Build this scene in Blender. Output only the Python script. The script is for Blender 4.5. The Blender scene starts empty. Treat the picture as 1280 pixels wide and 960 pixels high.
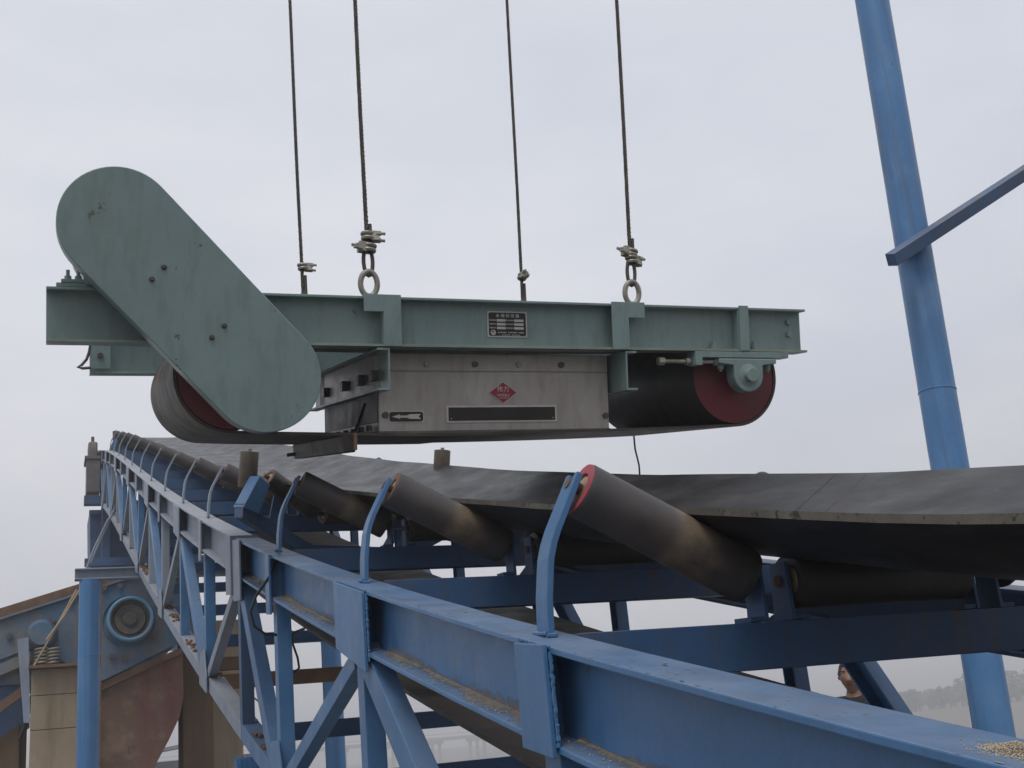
import bpy, bmesh, math, random
from mathutils import Vector, Matrix
random.seed(7)
R = math.radians
scene = bpy.context.scene
COL = scene.collection
V = Vector

# ------------------------------------------------------------------ camera
F_PX, PITCH, ROLL, YAW = 1450.0, 0.2938, 0.0941, 0.3947
CAM = V((-0.775, -1.801, -0.151))
f_ = V((math.sin(YAW)*math.cos(PITCH), math.cos(YAW)*math.cos(PITCH), math.sin(PITCH)))
r0_ = V((math.cos(YAW), -math.sin(YAW), 0)); u0_ = r0_.cross(f_)
r_ = math.cos(ROLL)*r0_ - math.sin(ROLL)*u0_
u_ = math.sin(ROLL)*r0_ + math.cos(ROLL)*u0_
cam_data = bpy.data.cameras.new("camera")
cam = bpy.data.objects.new("camera", cam_data); COL.objects.link(cam)
M = Matrix((r_, u_, -f_)).transposed().to_4x4(); M.translation = CAM
cam.matrix_world = M
cam_data.sensor_width = 36.0
cam_data.lens = 36.0*F_PX/1280.0
cam_data.clip_start = 0.05; cam_data.clip_end = 6000
scene.camera = cam

def ray(x, y): return f_ + r_*((x-640)/F_PX) - u_*((y-480)/F_PX)
def atY(x, y, Y):                         # survey point of the photo on the real plane Y = const
    d = ray(x, y); return CAM + d*((Y-CAM.y)/d.y)

# ------------------------------------------------------------------ sky and sun
SUN_EL, SUN_AZ = R(60), R(215)            # azimuth clockwise from +Y: behind and left of the camera
world = bpy.data.worlds.new("World"); scene.world = world; world.use_nodes = True
nt = world.node_tree; nt.nodes.clear()
out = nt.nodes.new('ShaderNodeOutputWorld'); bg = nt.nodes.new('ShaderNodeBackground')
sky = nt.nodes.new('ShaderNodeTexSky'); sky.sky_type = 'NISHITA'; sky.sun_disc = False
sky.sun_elevation = SUN_EL; sky.sun_rotation = SUN_AZ; sky.dust_density = 6.0; sky.air_density = 1.0
tc = nt.nodes.new('ShaderNodeTexCoord'); noi = nt.nodes.new('ShaderNodeTexNoise')
mp = nt.nodes.new('ShaderNodeMapping'); mp.inputs['Scale'].default_value = (1.0, 1.0, 2.6)
noi.inputs['Scale'].default_value = 2.3; noi.inputs['Detail'].default_value = 5; noi.inputs['Roughness'].default_value = .55
ramp = nt.nodes.new('ShaderNodeValToRGB')
ramp.color_ramp.elements[0].position = .3; ramp.color_ramp.elements[0].color = (6.9, 7.2, 8.05, 1)
ramp.color_ramp.elements[1].position = .72; ramp.color_ramp.elements[1].color = (8.5, 8.65, 9.1, 1)
mix = nt.nodes.new('ShaderNodeMix'); mix.data_type = 'RGBA'; mix.inputs[0].default_value = .93
L = nt.links.new
L(tc.outputs['Generated'], mp.inputs[0]); L(mp.outputs[0], noi.inputs['Vector']); L(noi.outputs[0], ramp.inputs[0])
# the overcast thins upwards: a little greyer towards the horizon, all round
sep_ = nt.nodes.new('ShaderNodeSeparateXYZ'); L(tc.outputs['Generated'], sep_.inputs[0])
hr_ = nt.nodes.new('ShaderNodeValToRGB'); hr_.color_ramp.elements[0].color = (.83, .805, .79, 1); hr_.color_ramp.elements[1].position = .36; hr_.color_ramp.elements[1].color = (1, 1, 1, 1)
L(sep_.outputs[2], hr_.inputs[0])
gm_ = nt.nodes.new('ShaderNodeMix'); gm_.data_type = 'RGBA'; gm_.blend_type = 'MULTIPLY'; gm_.inputs[0].default_value = 1
L(ramp.outputs[0], gm_.inputs['A']); L(hr_.outputs[0], gm_.inputs['B'])
L(sky.outputs[0], mix.inputs['A']); L(gm_.outputs['Result'], mix.inputs['B'])
L(mix.outputs['Result'], bg.inputs['Color']); bg.inputs['Strength'].default_value = 0.1
L(bg.outputs[0], out.inputs[0])
sd = bpy.data.lights.new("sun", 'SUN'); sd.energy = 1.4; sd.angle = R(25); sd.color = (1.0, .96, .9)
sun = bpy.data.objects.new("sun", sd); COL.objects.link(sun)
sdir = V((math.sin(SUN_AZ)*math.cos(SUN_EL), math.cos(SUN_AZ)*math.cos(SUN_EL), math.sin(SUN_EL)))
sun.rotation_euler = (-sdir).to_track_quat('-Z', 'Y').to_euler(); sun.location = (0, 0, 30)
scene.view_settings.view_transform = 'Standard'; scene.view_settings.look = 'None'
scene.view_settings.exposure = 0.0; scene.view_settings.gamma = 1.0
scene.view_settings.use_curve_mapping = False

# ------------------------------------------------------------------ materials
def mat(name, base, var=.18, vscale=3.0, top=None, streak=None, chips=None, rough=.55, metal=0.0, bump=.0, bscale=60, speck=.1, spec=.4, stretch=(1,1,1), blotch=None, wear=None):
    m = bpy.data.materials.new(name); m.use_nodes = True
    n = m.node_tree; N = n.nodes; Lk = n.links.new
    b = N['Principled BSDF']
    tc = N.new('ShaderNodeTexCoord'); mp = N.new('ShaderNodeMapping'); mp.inputs['Scale'].default_value = stretch
    Lk(tc.outputs['Object'], mp.inputs[0])
    def noise(scale, det=4, rgh=.6, vec=None):
        t = N.new('ShaderNodeTexNoise'); t.inputs['Scale'].default_value = scale
        t.inputs['Detail'].default_value = det; t.inputs['Roughness'].default_value = rgh
        Lk(vec or mp.outputs[0], t.inputs['Vector']); return t.outputs[0]
    def rng(sock, a, bb, c=0., d=1.):
        t = N.new('ShaderNodeMapRange'); t.inputs[1].default_value = a; t.inputs[2].default_value = bb
        t.inputs[3].default_value = c; t.inputs[4].default_value = d; Lk(sock, t.inputs[0]); return t.outputs[0]
    def mixc(fac, A, B, mode='MIX'):
        t = N.new('ShaderNodeMix'); t.data_type = 'RGBA'; t.blend_type = mode
        for s, k in ((fac, 0), (A, 'A'), (B, 'B')):
            i = t.inputs[k] if k != 0 else t.inputs[0]
            if isinstance(s, (int, float)): i.default_value = s
            elif isinstance(s, tuple): i.default_value = (*s[:3], 1)
            else: Lk(s, i)
        return t.outputs['Result']
    def mul(a, bb):
        t = N.new('ShaderNodeMath'); t.operation = 'MULTIPLY'
        for k, s in enumerate((a, bb)):
            if isinstance(s, (int, float)): t.inputs[k].default_value = s
            else: Lk(s, t.inputs[k])
        return t.outputs[0]
    lo = tuple(c*(1-var) for c in base); hi = tuple(min(1, c*(1+var)) for c in base)
    c = mixc(rng(noise(vscale), .3, .7), lo, hi)
    if speck:
        c = mixc(rng(noise(vscale*30, 3), .35, .75, 0, speck), c, tuple(x*.45 for x in base))
    if blotch:
        c = mixc(mul(rng(noise(blotch[2], 5, .65), .5, .66), blotch[1]), c, blotch[0])
    if streak:
        ms = N.new('ShaderNodeMapping'); ms.inputs['Scale'].default_value = streak[2]
        Lk(tc.outputs['Object'], ms.inputs[0])
        c = mixc(mul(rng(noise(1.0, 5, .65, ms.outputs[0]), .48, .75), streak[1]), c, streak[0])
    if wear:
        at_ = N.new('ShaderNodeAttribute'); at_.attribute_name = 'wear'
        c = mixc(mul(at_.outputs['Fac'], rng(noise(11, 6, .75), .32, .62, .15, 1)), c, wear)
    if top:
        g = N.new('ShaderNodeNewGeometry'); sx = N.new('ShaderNodeSeparateXYZ'); Lk(g.outputs['Normal'], sx.inputs[0])
        k = mul(rng(sx.outputs[2], .35, .95), rng(noise(9, 5, .7), .25, .65, .25, 1))
        c = mixc(mul(k, top[1]), c, top[0])
    if chips:
        c = mixc(rng(noise(chips[2], 6, .75), chips[1], chips[1]+.03), c, chips[0])
    Lk(c, b.inputs['Base Color'])
    Lk(rng(noise(vscale*4), .3, .7, max(.05, rough-.1), min(1, rough+.12)), b.inputs['Roughness'])
    b.inputs['Metallic'].default_value = metal; b.inputs['Specular IOR Level'].default_value = spec
    if bump:
        bp = N.new('ShaderNodeBump'); bp.inputs['Strength'].default_value = bump; bp.inputs['Distance'].default_value = .004
        Lk(noise(bscale, 4), bp.inputs['Height']); Lk(bp.outputs[0], b.inputs['Normal'])
    return m
DUST = (.30, .255, .20)
RUST = (.16, .065, .03)
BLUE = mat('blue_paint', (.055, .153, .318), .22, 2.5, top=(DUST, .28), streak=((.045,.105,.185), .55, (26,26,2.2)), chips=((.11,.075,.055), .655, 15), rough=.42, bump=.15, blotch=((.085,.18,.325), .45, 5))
BLUED = mat('dark_and_shaded_blue', (.034, .088, .195), .25, 2.5, top=(DUST, .35), streak=((.09,.075,.06), .6, (18,18,1.6)), chips=(RUST, .655, 9), rough=.5, bump=.15)  # shade of far and under-belt steel put into the blue; dark plant too
GREY = mat('grey_blue_paint', (.215, .265, .345), .15, 2.5, top=((.36,.33,.28), .4), streak=((.2,.16,.11), .5, (20,20,1.8)), chips=(RUST, .66, 9), rough=.5, bump=.15)
GREEN = mat('green_paint', (.182, .255, .25), .09, 2.2, top=((.2,.18,.14), .55), streak=((.105,.13,.12), .45, (30,30,1.7)), chips=((.11,.095,.07), .665, 8), rough=.38, bump=.5, bscale=3.2, blotch=((.21,.27,.262), .6, 3))
GREENG = mat('guard_green', (.182, .255, .25), .1, 2.2, streak=((.095,.12,.11), .45, (22,22,1.3)), chips=((.10,.085,.06), .635, 8), rough=.4, bump=.6, bscale=3.2, blotch=((.155,.21,.2), .35, 3.4))
GREENE = mat('worn_green_edge', (.22, .26, .21), .2, 6, chips=((.12,.085,.05), .64, 14), rough=.5)
RUBBER = mat('belt_rubber', (.019, .0189, .022), .35, 1.6, streak=((.07,.068,.07), .6, (16,.5,16)), chips=((.09,.088,.086), .67, 26), rough=.43, bump=.2, bscale=90, stretch=(1,.5,1), blotch=((.042,.041,.043), .7, 3), spec=.36)
RETB = mat('return_rubber', (.035, .03, .027), .3, 2, blotch=((.075,.06,.045), .6, 3), rough=.6, bump=.2)
RUBBERE = mat('belt_edge', (.125, .112, .09), .35, 14, rough=.8, speck=.6, chips=((.04,.035,.03), .56, 30), blotch=((.08,.07,.06), .8, 6))
RUBBER2 = mat('separator_rubber', (.05, .042, .036), .25, 3, blotch=((.13,.1,.075), .7, 3.5), rough=.6, bump=.2)
ROLLER = mat('roller_steel', (.052, .048, .05), .3, 4, blotch=((.1,.072,.055), .55, 5), chips=((.12,.06,.035), .7, 10), rough=.48, bump=.15, wear=(.185,.142,.095))
ROLLWORN = mat('roller_worn_band', (.15, .10, .06), .35, 6, blotch=((.2,.15,.09), .7, 9), rough=.42, bump=.15)
REDRING = mat('red_ring', (.36, .065, .085), .2, 8, chips=((.1,.05,.04), .62, 20), rough=.5)
RUSTRING = mat('rusty_ring', (.15, .085, .065), .3, 10, rough=.7)
DRUMRED = mat('drum_red', (.14, .013, .025), .2, 5, blotch=((.09,.022,.022), .7, 6), streak=((.07,.02,.02), .5, (20,20,3)), rough=.42, bump=.1)
STEEL = mat('weathered_steel', (.385, .36, .33), .12, 2.2, streak=((.22,.185,.15), .6, (24,24,1.6)), blotch=((.46,.44,.42), .7, 4), rough=.42, metal=.25, bump=.1, chips=((.13,.1,.08), .7, 7))
DARKST = mat('dark_steel', (.11, .10, .105), .3, 3, blotch=((.19,.17,.16), .7, 5), rough=.55, bump=.15)
BOLT = mat('bolt_steel', (.09, .085, .075), .3, 20, rough=.45, metal=.5)
GALV = mat('galvanised', (.30, .29, .25), .25, 12, blotch=((.16,.13,.1), .6, 30), rough=.45, metal=.45)
ROPE = mat('wire_rope_steel', (.055, .047, .04), .3, 20, rough=.55, metal=.3)
BLACK = mat('black_plate', (.014, .013, .013), .3, 12, rough=.4, speck=0)
WHITE = mat('pale_border', (.52, .50, .46), .15, 12, rough=.5, speck=.1)
LOGO = mat('logo_red', (.30, .022, .05), .15, 9, rough=.4, speck=.15)
CONC = mat('concrete', (.31, .25, .18), .18, 1.2, streak=((.14,.095,.06), .8, (7,7,.5)), blotch=((.24,.185,.125), .7, 2.2), rough=.9, bump=.4, bscale=25)
CONCD = mat('stained_concrete', (.12, .08, .05), .25, 1.5, streak=((.06,.04,.03), .8, (7,7,.5)), rough=.9, bump=.4, bscale=25)
HOP = mat('hopper_rust', (.16, .098, .072), .2, 1.1, streak=((.15,.04,.047), 1.0, (3.2,3.2,.35)), blotch=((.25,.18,.12), .7, 2.6), rough=.75, bump=.5, bscale=14, chips=((.09,.05,.035), .62, 6))
RUSTM = mat('rusted_steel', (.15, .092, .058), .3, 5, blotch=((.1,.06,.04), .7, 7), rough=.8, bump=.2)
SCRBLUE = mat('screen_blue', (.07, .135, .22), .25, 1.6, streak=((.14,.10,.075), .9, (4.5,4.5,.6)), blotch=((.2,.17,.135), .75, 2.2), rough=.6, bump=.15)
SCRBLUE2 = mat('drum_guard_blue', (.10, .25, .42), .2, 2, blotch=((.2,.17,.135), .5, 4), rough=.5)
COLBLUE = mat('column_blue', (.06, .18, .385), .13, 1.2, streak=((.045,.10,.2), .8, (14,14,.3)), chips=((.11,.07,.05), .67, 7), rough=.42, bump=.05, blotch=((.12,.24,.42), .6, 2))
STICK = mat('dry_wood', (.36, .28, .19), .25, 8, rough=.8)
STONE = mat('limestone', (.42, .36, .27), .3, 25, rough=.9, bump=.4)
CABLE = mat('black_cable', (.016, .015, .015), .2, 20, rough=.5)
HAZEW = mat('far_concrete', (.28, .28, .29), .1, .2, rough=.9, speck=0)
SOIL = mat('dry_soil', (.15, .14, .125), .25, .02, rough=1, speck=.2)
WATER = mat('river_water', (.10, .11, .11), .1, .05, rough=.2, speck=0, bump=.2, bscale=.6, spec=.5)
LEAFD = mat('dark_leaf', (.06, .075, .045), .35, .6, rough=.8, speck=.2)
ROOFM = mat('pale_sheet_metal', (.45, .46, .47), .08, 1.5, rough=.45, metal=.2)
SKIN = mat('skin', (.25, .14, .095), .1, 14, rough=.55, speck=0)
HAIR = mat('black_hair', (.012, .010, .009), .3, 60, rough=.5, bump=.5, bscale=200)
JACK = mat('dark_jacket', (.008, .008, .011), .25, 12, rough=.8, bump=.3, bscale=80)
SHIRT = mat('dark_red_knit', (.13, .02, .02), .25, 30, rough=.9, bump=.3)
TROU = mat('grey_trousers', (.06, .06, .065), .2, 12, rough=.9)
DUSTM = mat('settled_dust', (.25, .22, .18), .25, 9, rough=.95, bump=.4, bscale=120, blotch=((.16,.16,.18), .6, 12))
_n = DUSTM.node_tree; _N = _n.nodes; _b = _N['Principled BSDF']; _o = _N['Material Output']
_a = _N.new('ShaderNodeAttribute'); _a.attribute_name = 'depth'
_t = _N.new('ShaderNodeTexNoise'); _t.inputs['Scale'].default_value = 70; _t.inputs['Detail'].default_value = 5
_c = _N.new('ShaderNodeTexCoord'); _n.links.new(_c.outputs['Object'], _t.inputs['Vector'])
_s = _N.new('ShaderNodeMath'); _s.operation = 'ADD'; _n.links.new(_a.outputs['Fac'], _s.inputs[0]); _n.links.new(_t.outputs[0], _s.inputs[1])
_r = _N.new('ShaderNodeMapRange'); _r.inputs[1].default_value = .5; _r.inputs[2].default_value = 1.35; _r.inputs[4].default_value = .9; _n.links.new(_s.outputs[0], _r.inputs[0])
_x = _N.new('ShaderNodeMixShader'); _p = _N.new('ShaderNodeBsdfTransparent')
_n.links.new(_r.outputs[0], _x.inputs[0]); _n.links.new(_p.outputs[0], _x.inputs[1]); _n.links.new(_b.outputs[0], _x.inputs[2]); _n.links.new(_x.outputs[0], _o.inputs['Surface'])
GUIDER = mat('guide_roller_rust', (.10,.078,.06), .3, 6, blotch=((.05,.045,.04), .7, 9), streak=((.16,.11,.07), .7, (20,20,4)), rough=.6, bump=.2)
FLYW = mat('dusty_flywheel', (.075,.075,.072), .35, 6, blotch=((.15,.13,.1), .7, 5), rough=.8, bump=.3)
EYEW = mat('eye_white', (.6, .58, .54), .02, 5, rough=.3, speck=0)

# ------------------------------------------------------------------ mesh helpers
class MB:
    def __init__(s): s.v = []; s.f = []; s.mi = []; s.mats = []
    def _m(s, m):
        if m is None: return 0
        if m not in s.mats: s.mats.append(m)
        return s.mats.index(m)
    def add(s, vs, fs, m=None):
        o = len(s.v); s.v += [V(p) for p in vs]; k = s._m(m)
        for f in fs: s.f.append(tuple(i+o for i in f)); s.mi.append(k)
        return s
    def box(s, c, sx, sy, sz, ax=None, m=None):
        X, Y, Z = ax or (V((1,0,0)), V((0,1,0)), V((0,0,1))); c = V(c)
        vs = [c+X*(i*sx/2)+Y*(j*sy/2)+Z*(k*sz/2) for i in (-1,1) for j in (-1,1) for k in (-1,1)]
        return s.add(vs, [(0,1,3,2),(4,6,7,5),(0,4,5,1),(2,3,7,6),(0,2,6,4),(1,5,7,3)], m)
    def prism(s, poly, o, X, Y, N, t, m=None):       # poly in (X,Y), extruded along N from o by t
        o = V(o); n = len(poly)
        a = [o+X*p[0]+Y*p[1] for p in poly]; b = [q+N*t for q in a]
        fs = [tuple(range(n))[::-1], tuple(range(n, 2*n))]+[(i, (i+1) % n, n+(i+1) % n, n+i) for i in range(n)]
        return s.add(a+b, fs, m)
    def tube(s, pts, r, n=8, caps=True, m=None, closed=False):
        pts = [V(p) for p in pts]; k = len(pts); rs = r if isinstance(r, (list, tuple)) else [r]*k
        vs = []; prev = None
        for i, p in enumerate(pts):
            if closed: t = pts[(i+1) % k]-pts[i-1]
            else: t = pts[min(i+1, k-1)]-pts[max(i-1, 0)]
            t.normalize()
            if prev is None:
                a = V((0,0,1)) if abs(t.z) < .9 else V((1,0,0)); a = (a-t*a.dot(t)).normalized()
            else: a = (prev-t*prev.dot(t)).normalized()
            prev = a; b = t.cross(a)
            vs += [p+(a*math.cos(2*math.pi*j/n)+b*math.sin(2*math.pi*j/n))*rs[i] for j in range(n)]
        fs = []
        for i in range(k if closed else k-1):
            i2 = (i+1) % k
            fs += [(i*n+j, i*n+(j+1) % n, i2*n+(j+1) % n, i2*n+j) for j in range(n)]
        if caps and not closed: fs += [tuple(range(n))[::-1], tuple((k-1)*n+j for j in range(n))]
        return s.add(vs, fs, m)
    def cyl(s, p0, p1, r, n=20, m=None, r1=None):
        return s.tube([p0, p1], [r, r if r1 is None else r1], n, True, m)
    def lathe(s, prof, o, A, n=28, m=None):          # prof: (radius, along A)
        A = V(A).normalized(); a = V((0,0,1)) if abs(A.z) < .9 else V((1,0,0)); a = (a-A*a.dot(A)).normalized(); b = A.cross(a); o = V(o)
        vs = [o+A*h+(a*math.cos(2*math.pi*j/n)+b*math.sin(2*math.pi*j/n))*r for r, h in prof for j in range(n)]
        fs = [(i*n+j, i*n+(j+1) % n, (i+1)*n+(j+1) % n, (i+1)*n+j) for i in range(len(prof)-1) for j in range(n)]
        return s.add(vs, fs, m)
    def sweep(s, pts, X, Y, poly, m=None):           # closed profile swept along pts with fixed X,Y axes (or lists)
        k = len(poly); vs = []
        for i, p in enumerate(pts):
            x = X[i] if isinstance(X, list) else X; y = Y[i] if isinstance(Y, list) else Y
            vs += [V(p)+x*a+y*b for a, b in poly]
        q = len(pts)
        fs = [(i*k+j, i*k+(j+1) % k, (i+1)*k+(j+1) % k, (i+1)*k+j) for i in range(q-1) for j in range(k)]
        fs += [tuple(range(k))[::-1], tuple((q-1)*k+j for j in range(k))]
        return s.add(vs, fs, m)
    def build(s, name, m, parent=None, smooth=False, bevel=0, loc=None):
        me = bpy.data.meshes.new(name)
        off = V(parent_loc(parent)) if parent else (V(loc) if loc else V((0,0,0)))
        me.from_pydata([tuple(p-off) for p in s.v], [], s.f)
        bm = bmesh.new(); bm.from_mesh(me); bmesh.ops.recalc_face_normals(bm, faces=bm.faces); bm.to_mesh(me); bm.free()
        if s.mats:
            for q in s.mats: me.materials.append(q)
            for p, k in zip(me.polygons, s.mi): p.material_index = k
        else: me.materials.append(m)
        if smooth:
            me.polygons.foreach_set('use_smooth', [True]*len(me.polygons)); 
            try: me.set_sharp_from_angle(angle=R(40))
            except Exception: pass
        o = bpy.data.objects.new(name, me); COL.objects.link(o)
        if parent: o.parent = parent
        elif loc: o.location = loc
        if bevel:
            bv = o.modifiers.new('bevel', 'BEVEL'); bv.width = bevel; bv.segments = 2; bv.limit_method = 'ANGLE'; bv.angle_limit = R(40)
        return o
def parent_loc(p):
    l = V((0,0,0))
    while p: l += p.location; p = p.parent
    return l
def tag(o, label, cat=None, group=None, kind=None):
    if label: o['label'] = label
    if cat: o['category'] = cat
    if group: o['group'] = group
    if kind: o['kind'] = kind
    return o
def thing(name, loc, label, cat, group=None):
    o = bpy.data.objects.new(name, None); COL.objects.link(o); o.location = loc; o.empty_display_size = .1
    return tag(o, label, cat, group)
def copy_tree(o, parent=None):
    c = o.copy(); COL.objects.link(c); c.parent = parent
    for ch in o.children: copy_tree(ch, c)
    return c
X1, Y1, Z1 = V((1,0,0)), V((0,1,0)), V((0,0,1))
def ibeam(h, w, tw, tf):                   # closed I profile, x across, y up (0..h)
    a, b = w/2, tw/2
    return [(-a,0),(a,0),(a,tf),(b,tf),(b,h-tf),(a,h-tf),(a,h),(-a,h),(-a,h-tf),(-b,h-tf),(-b,tf),(-a,tf)]
def zc(y): return .21559*y + .0089434*y*y - .00030838*y**3      # conveyor gradient (top of chord)
def lerp(a, b, t): return a+(b-a)*t

# ------------------------------------------------------------------ setting: ground, river, far bank
GZ = -9.0
g = MB().add([(-900,-300,GZ),(900,-300,GZ),(900,900,GZ),(-900,900,GZ)], [(0,1,2,3)]).build('ground', SOIL); g['kind'] = 'structure'
g = MB().add([(-880,40,GZ+.02),(140,40,GZ+.02),(260,880,GZ+.02),(-880,880,GZ+.02)], [(0,1,2,3)]).build('river', WATER); g['kind'] = 'structure'
mb = MB(); nx, ny = 26, 26; vs = []
for i in range(nx):
    for j in range(ny):
        x = 90+i*16; y = 130+j*16
        e = min(1, i/3, (nx-1-i)/3, j/3, (ny-1-j)/3)
        vs.append((x, y, GZ-.5+e*(6.6+.9*math.sin(x*.05)*math.cos(y*.04)+random.uniform(-.3,.3))))
mb.add(vs, [(i*ny+j, (i+1)*ny+j, (i+1)*ny+j+1, i*ny+j+1) for i in range(nx-1) for j in range(ny-1)])
g = mb.build('far_bank', SOIL, smooth=True); g['kind'] = 'structure'

# far road bridge over the river
bd = 330.0
bA, bB = V((-60, bd-10, 2.2)), V((420, bd+40, -.6))
br = thing('road_bridge', (bA.x, bA.y, GZ), 'long pale road bridge on many piers far across the hazy river', 'bridge')
d = (bB-bA).normalized(); nrm = V((-d.y, d.x, 0)).normalized()
mb = MB(); mb.sweep([bA, bB], nrm, Z1, [(-4,-.7),(4,-.7),(4.6,0),(4.6,.3),(-4.6,.3),(-4.6,0)]); mb.build('deck', HAZEW, br)
mb = MB(); mb.sweep([bA+Z1*1.1-nrm*4.4, bB+Z1*1.1-nrm*4.4], nrm, Z1, [(-.1,-.12),(.1,-.12),(.1,.12),(-.1,.12)]); mb.build('railing', HAZEW, br)
Lb = (bB-bA).length; k = 0
while 6+k*14.5 < Lb:
    c = bA+d*(6+k*14.5); k += 1
    mb = MB(); mb.box((c.x, c.y, c.z-1.15), 6.5, 1.6, .85, (d, nrm, Z1))
    for q in (-2.3, 0, 2.3):
        p = c+d*q; mb.cyl((p.x, p.y, GZ-.5), (p.x, p.y, c.z-1.5), .55, 10)
    mb.build('pier', HAZEW, br)
# far trees on the bank, one wooded mass
mb = MB()
for k in range(110):
    az = R(random.uniform(38.2, 47)); dist = random.uniform(255, 330); hgt = random.uniform(2.6, 4.9)*(1.4 if az > R(41.6) else .9)
    bx, by = CAM.x+math.sin(az)*dist, CAM.y+math.cos(az)*dist; base = -2.6
    mb.cyl((bx, by, base-1), (bx, by, base+hgt*.6), .22, 6, r1=.1)
    for q in range(110):
        a, rr, t = random.uniform(0, 6.283), math.sqrt(random.random()), random.random()
        w = (.35+.65*math.sin(math.pi*min(1, t*1.05+.08)))*hgt*.36
        c = V((bx+math.cos(a)*rr*w, by+math.sin(a)*rr*w, base+hgt*(.22+.78*t)))
        s = random.uniform(.3, .65); n1 = V((random.gauss(0,1), random.gauss(0,1), random.gauss(0,1))).normalized()
        n2 = n1.orthogonal().normalized()
        mb.add([c-n1*s, c+n2*s*.8, c+n1*s, c-n2*s*.8], [(0,1,2,3)])
tag(mb.build('far_wood', LEAFD), 'grey hazy line of trees on the far bank at the right edge', 'trees', kind='stuff')

# ------------------------------------------------------------------ conveyor frame (truss)
XL, XR = 0.0, 1.38
HC, WC = .16, .10                          # chord height and flange width
HT = lambda y: .715+.012*min(y, 8)         # truss depth, chord top to bottom-chord top
YEND = 17.8; SPL = 3.12
frame = thing('conveyor_truss', (0.69, 3.0, -.3), 'long blue and grey steel truss frame carrying the sloping conveyor belt', 'conveyor frame')
def chordpts(y0, y1, dz=0.0, X=0.0, step=.3):
    n = max(1, int((y1-y0)/step)); return [V((X, lerp(y0, y1, i/n), zc(lerp(y0, y1, i/n))+dz)) for i in range(n+1)]
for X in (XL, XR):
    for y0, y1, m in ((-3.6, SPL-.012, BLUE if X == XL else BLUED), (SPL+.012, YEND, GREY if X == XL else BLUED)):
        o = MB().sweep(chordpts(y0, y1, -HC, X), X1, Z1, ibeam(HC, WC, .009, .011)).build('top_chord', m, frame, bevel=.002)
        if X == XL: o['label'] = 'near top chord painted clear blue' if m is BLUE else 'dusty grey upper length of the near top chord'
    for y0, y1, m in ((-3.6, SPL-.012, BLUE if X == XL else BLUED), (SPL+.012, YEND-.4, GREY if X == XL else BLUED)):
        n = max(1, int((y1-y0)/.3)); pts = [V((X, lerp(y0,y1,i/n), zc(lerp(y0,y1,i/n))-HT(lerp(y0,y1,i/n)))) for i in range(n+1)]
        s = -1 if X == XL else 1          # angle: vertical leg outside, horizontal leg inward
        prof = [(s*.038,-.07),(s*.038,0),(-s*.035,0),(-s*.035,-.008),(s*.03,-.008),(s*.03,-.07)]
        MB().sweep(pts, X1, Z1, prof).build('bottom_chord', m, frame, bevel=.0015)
TOPN = [1.14, 3.12, 5.4, 7.72, 10.1, 12.5, 15.0, 17.3]
BOTN = [-.05, 2.3, 4.24, 6.6, 8.9, 11.3, 13.8, 16.2]
def member(name, p, q, sx, sy, m, xdir=X1, bevel=.002):
    p, q = V(p), V(q); t = (q-p).normalized(); xd = (xdir-t*xdir.dot(t)).normalized(); yd = t.cross(xd)
    a, b = sx/2, sy/2
    if sx > .045:                          # rolled channel: web and two lips
        th = .007
        pr = [(-a,-b),(a,-b),(a,-b+th),(-a+th,-b+th),(-a+th,b-th),(a,b-th),(a,b),(-a,b)]
    else: pr = [(-a,-b),(a,-b),(a,b),(-a,b)]
    return MB().sweep([p, q], xd, yd, pr).build(name, m, frame, bevel=bevel)
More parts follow.
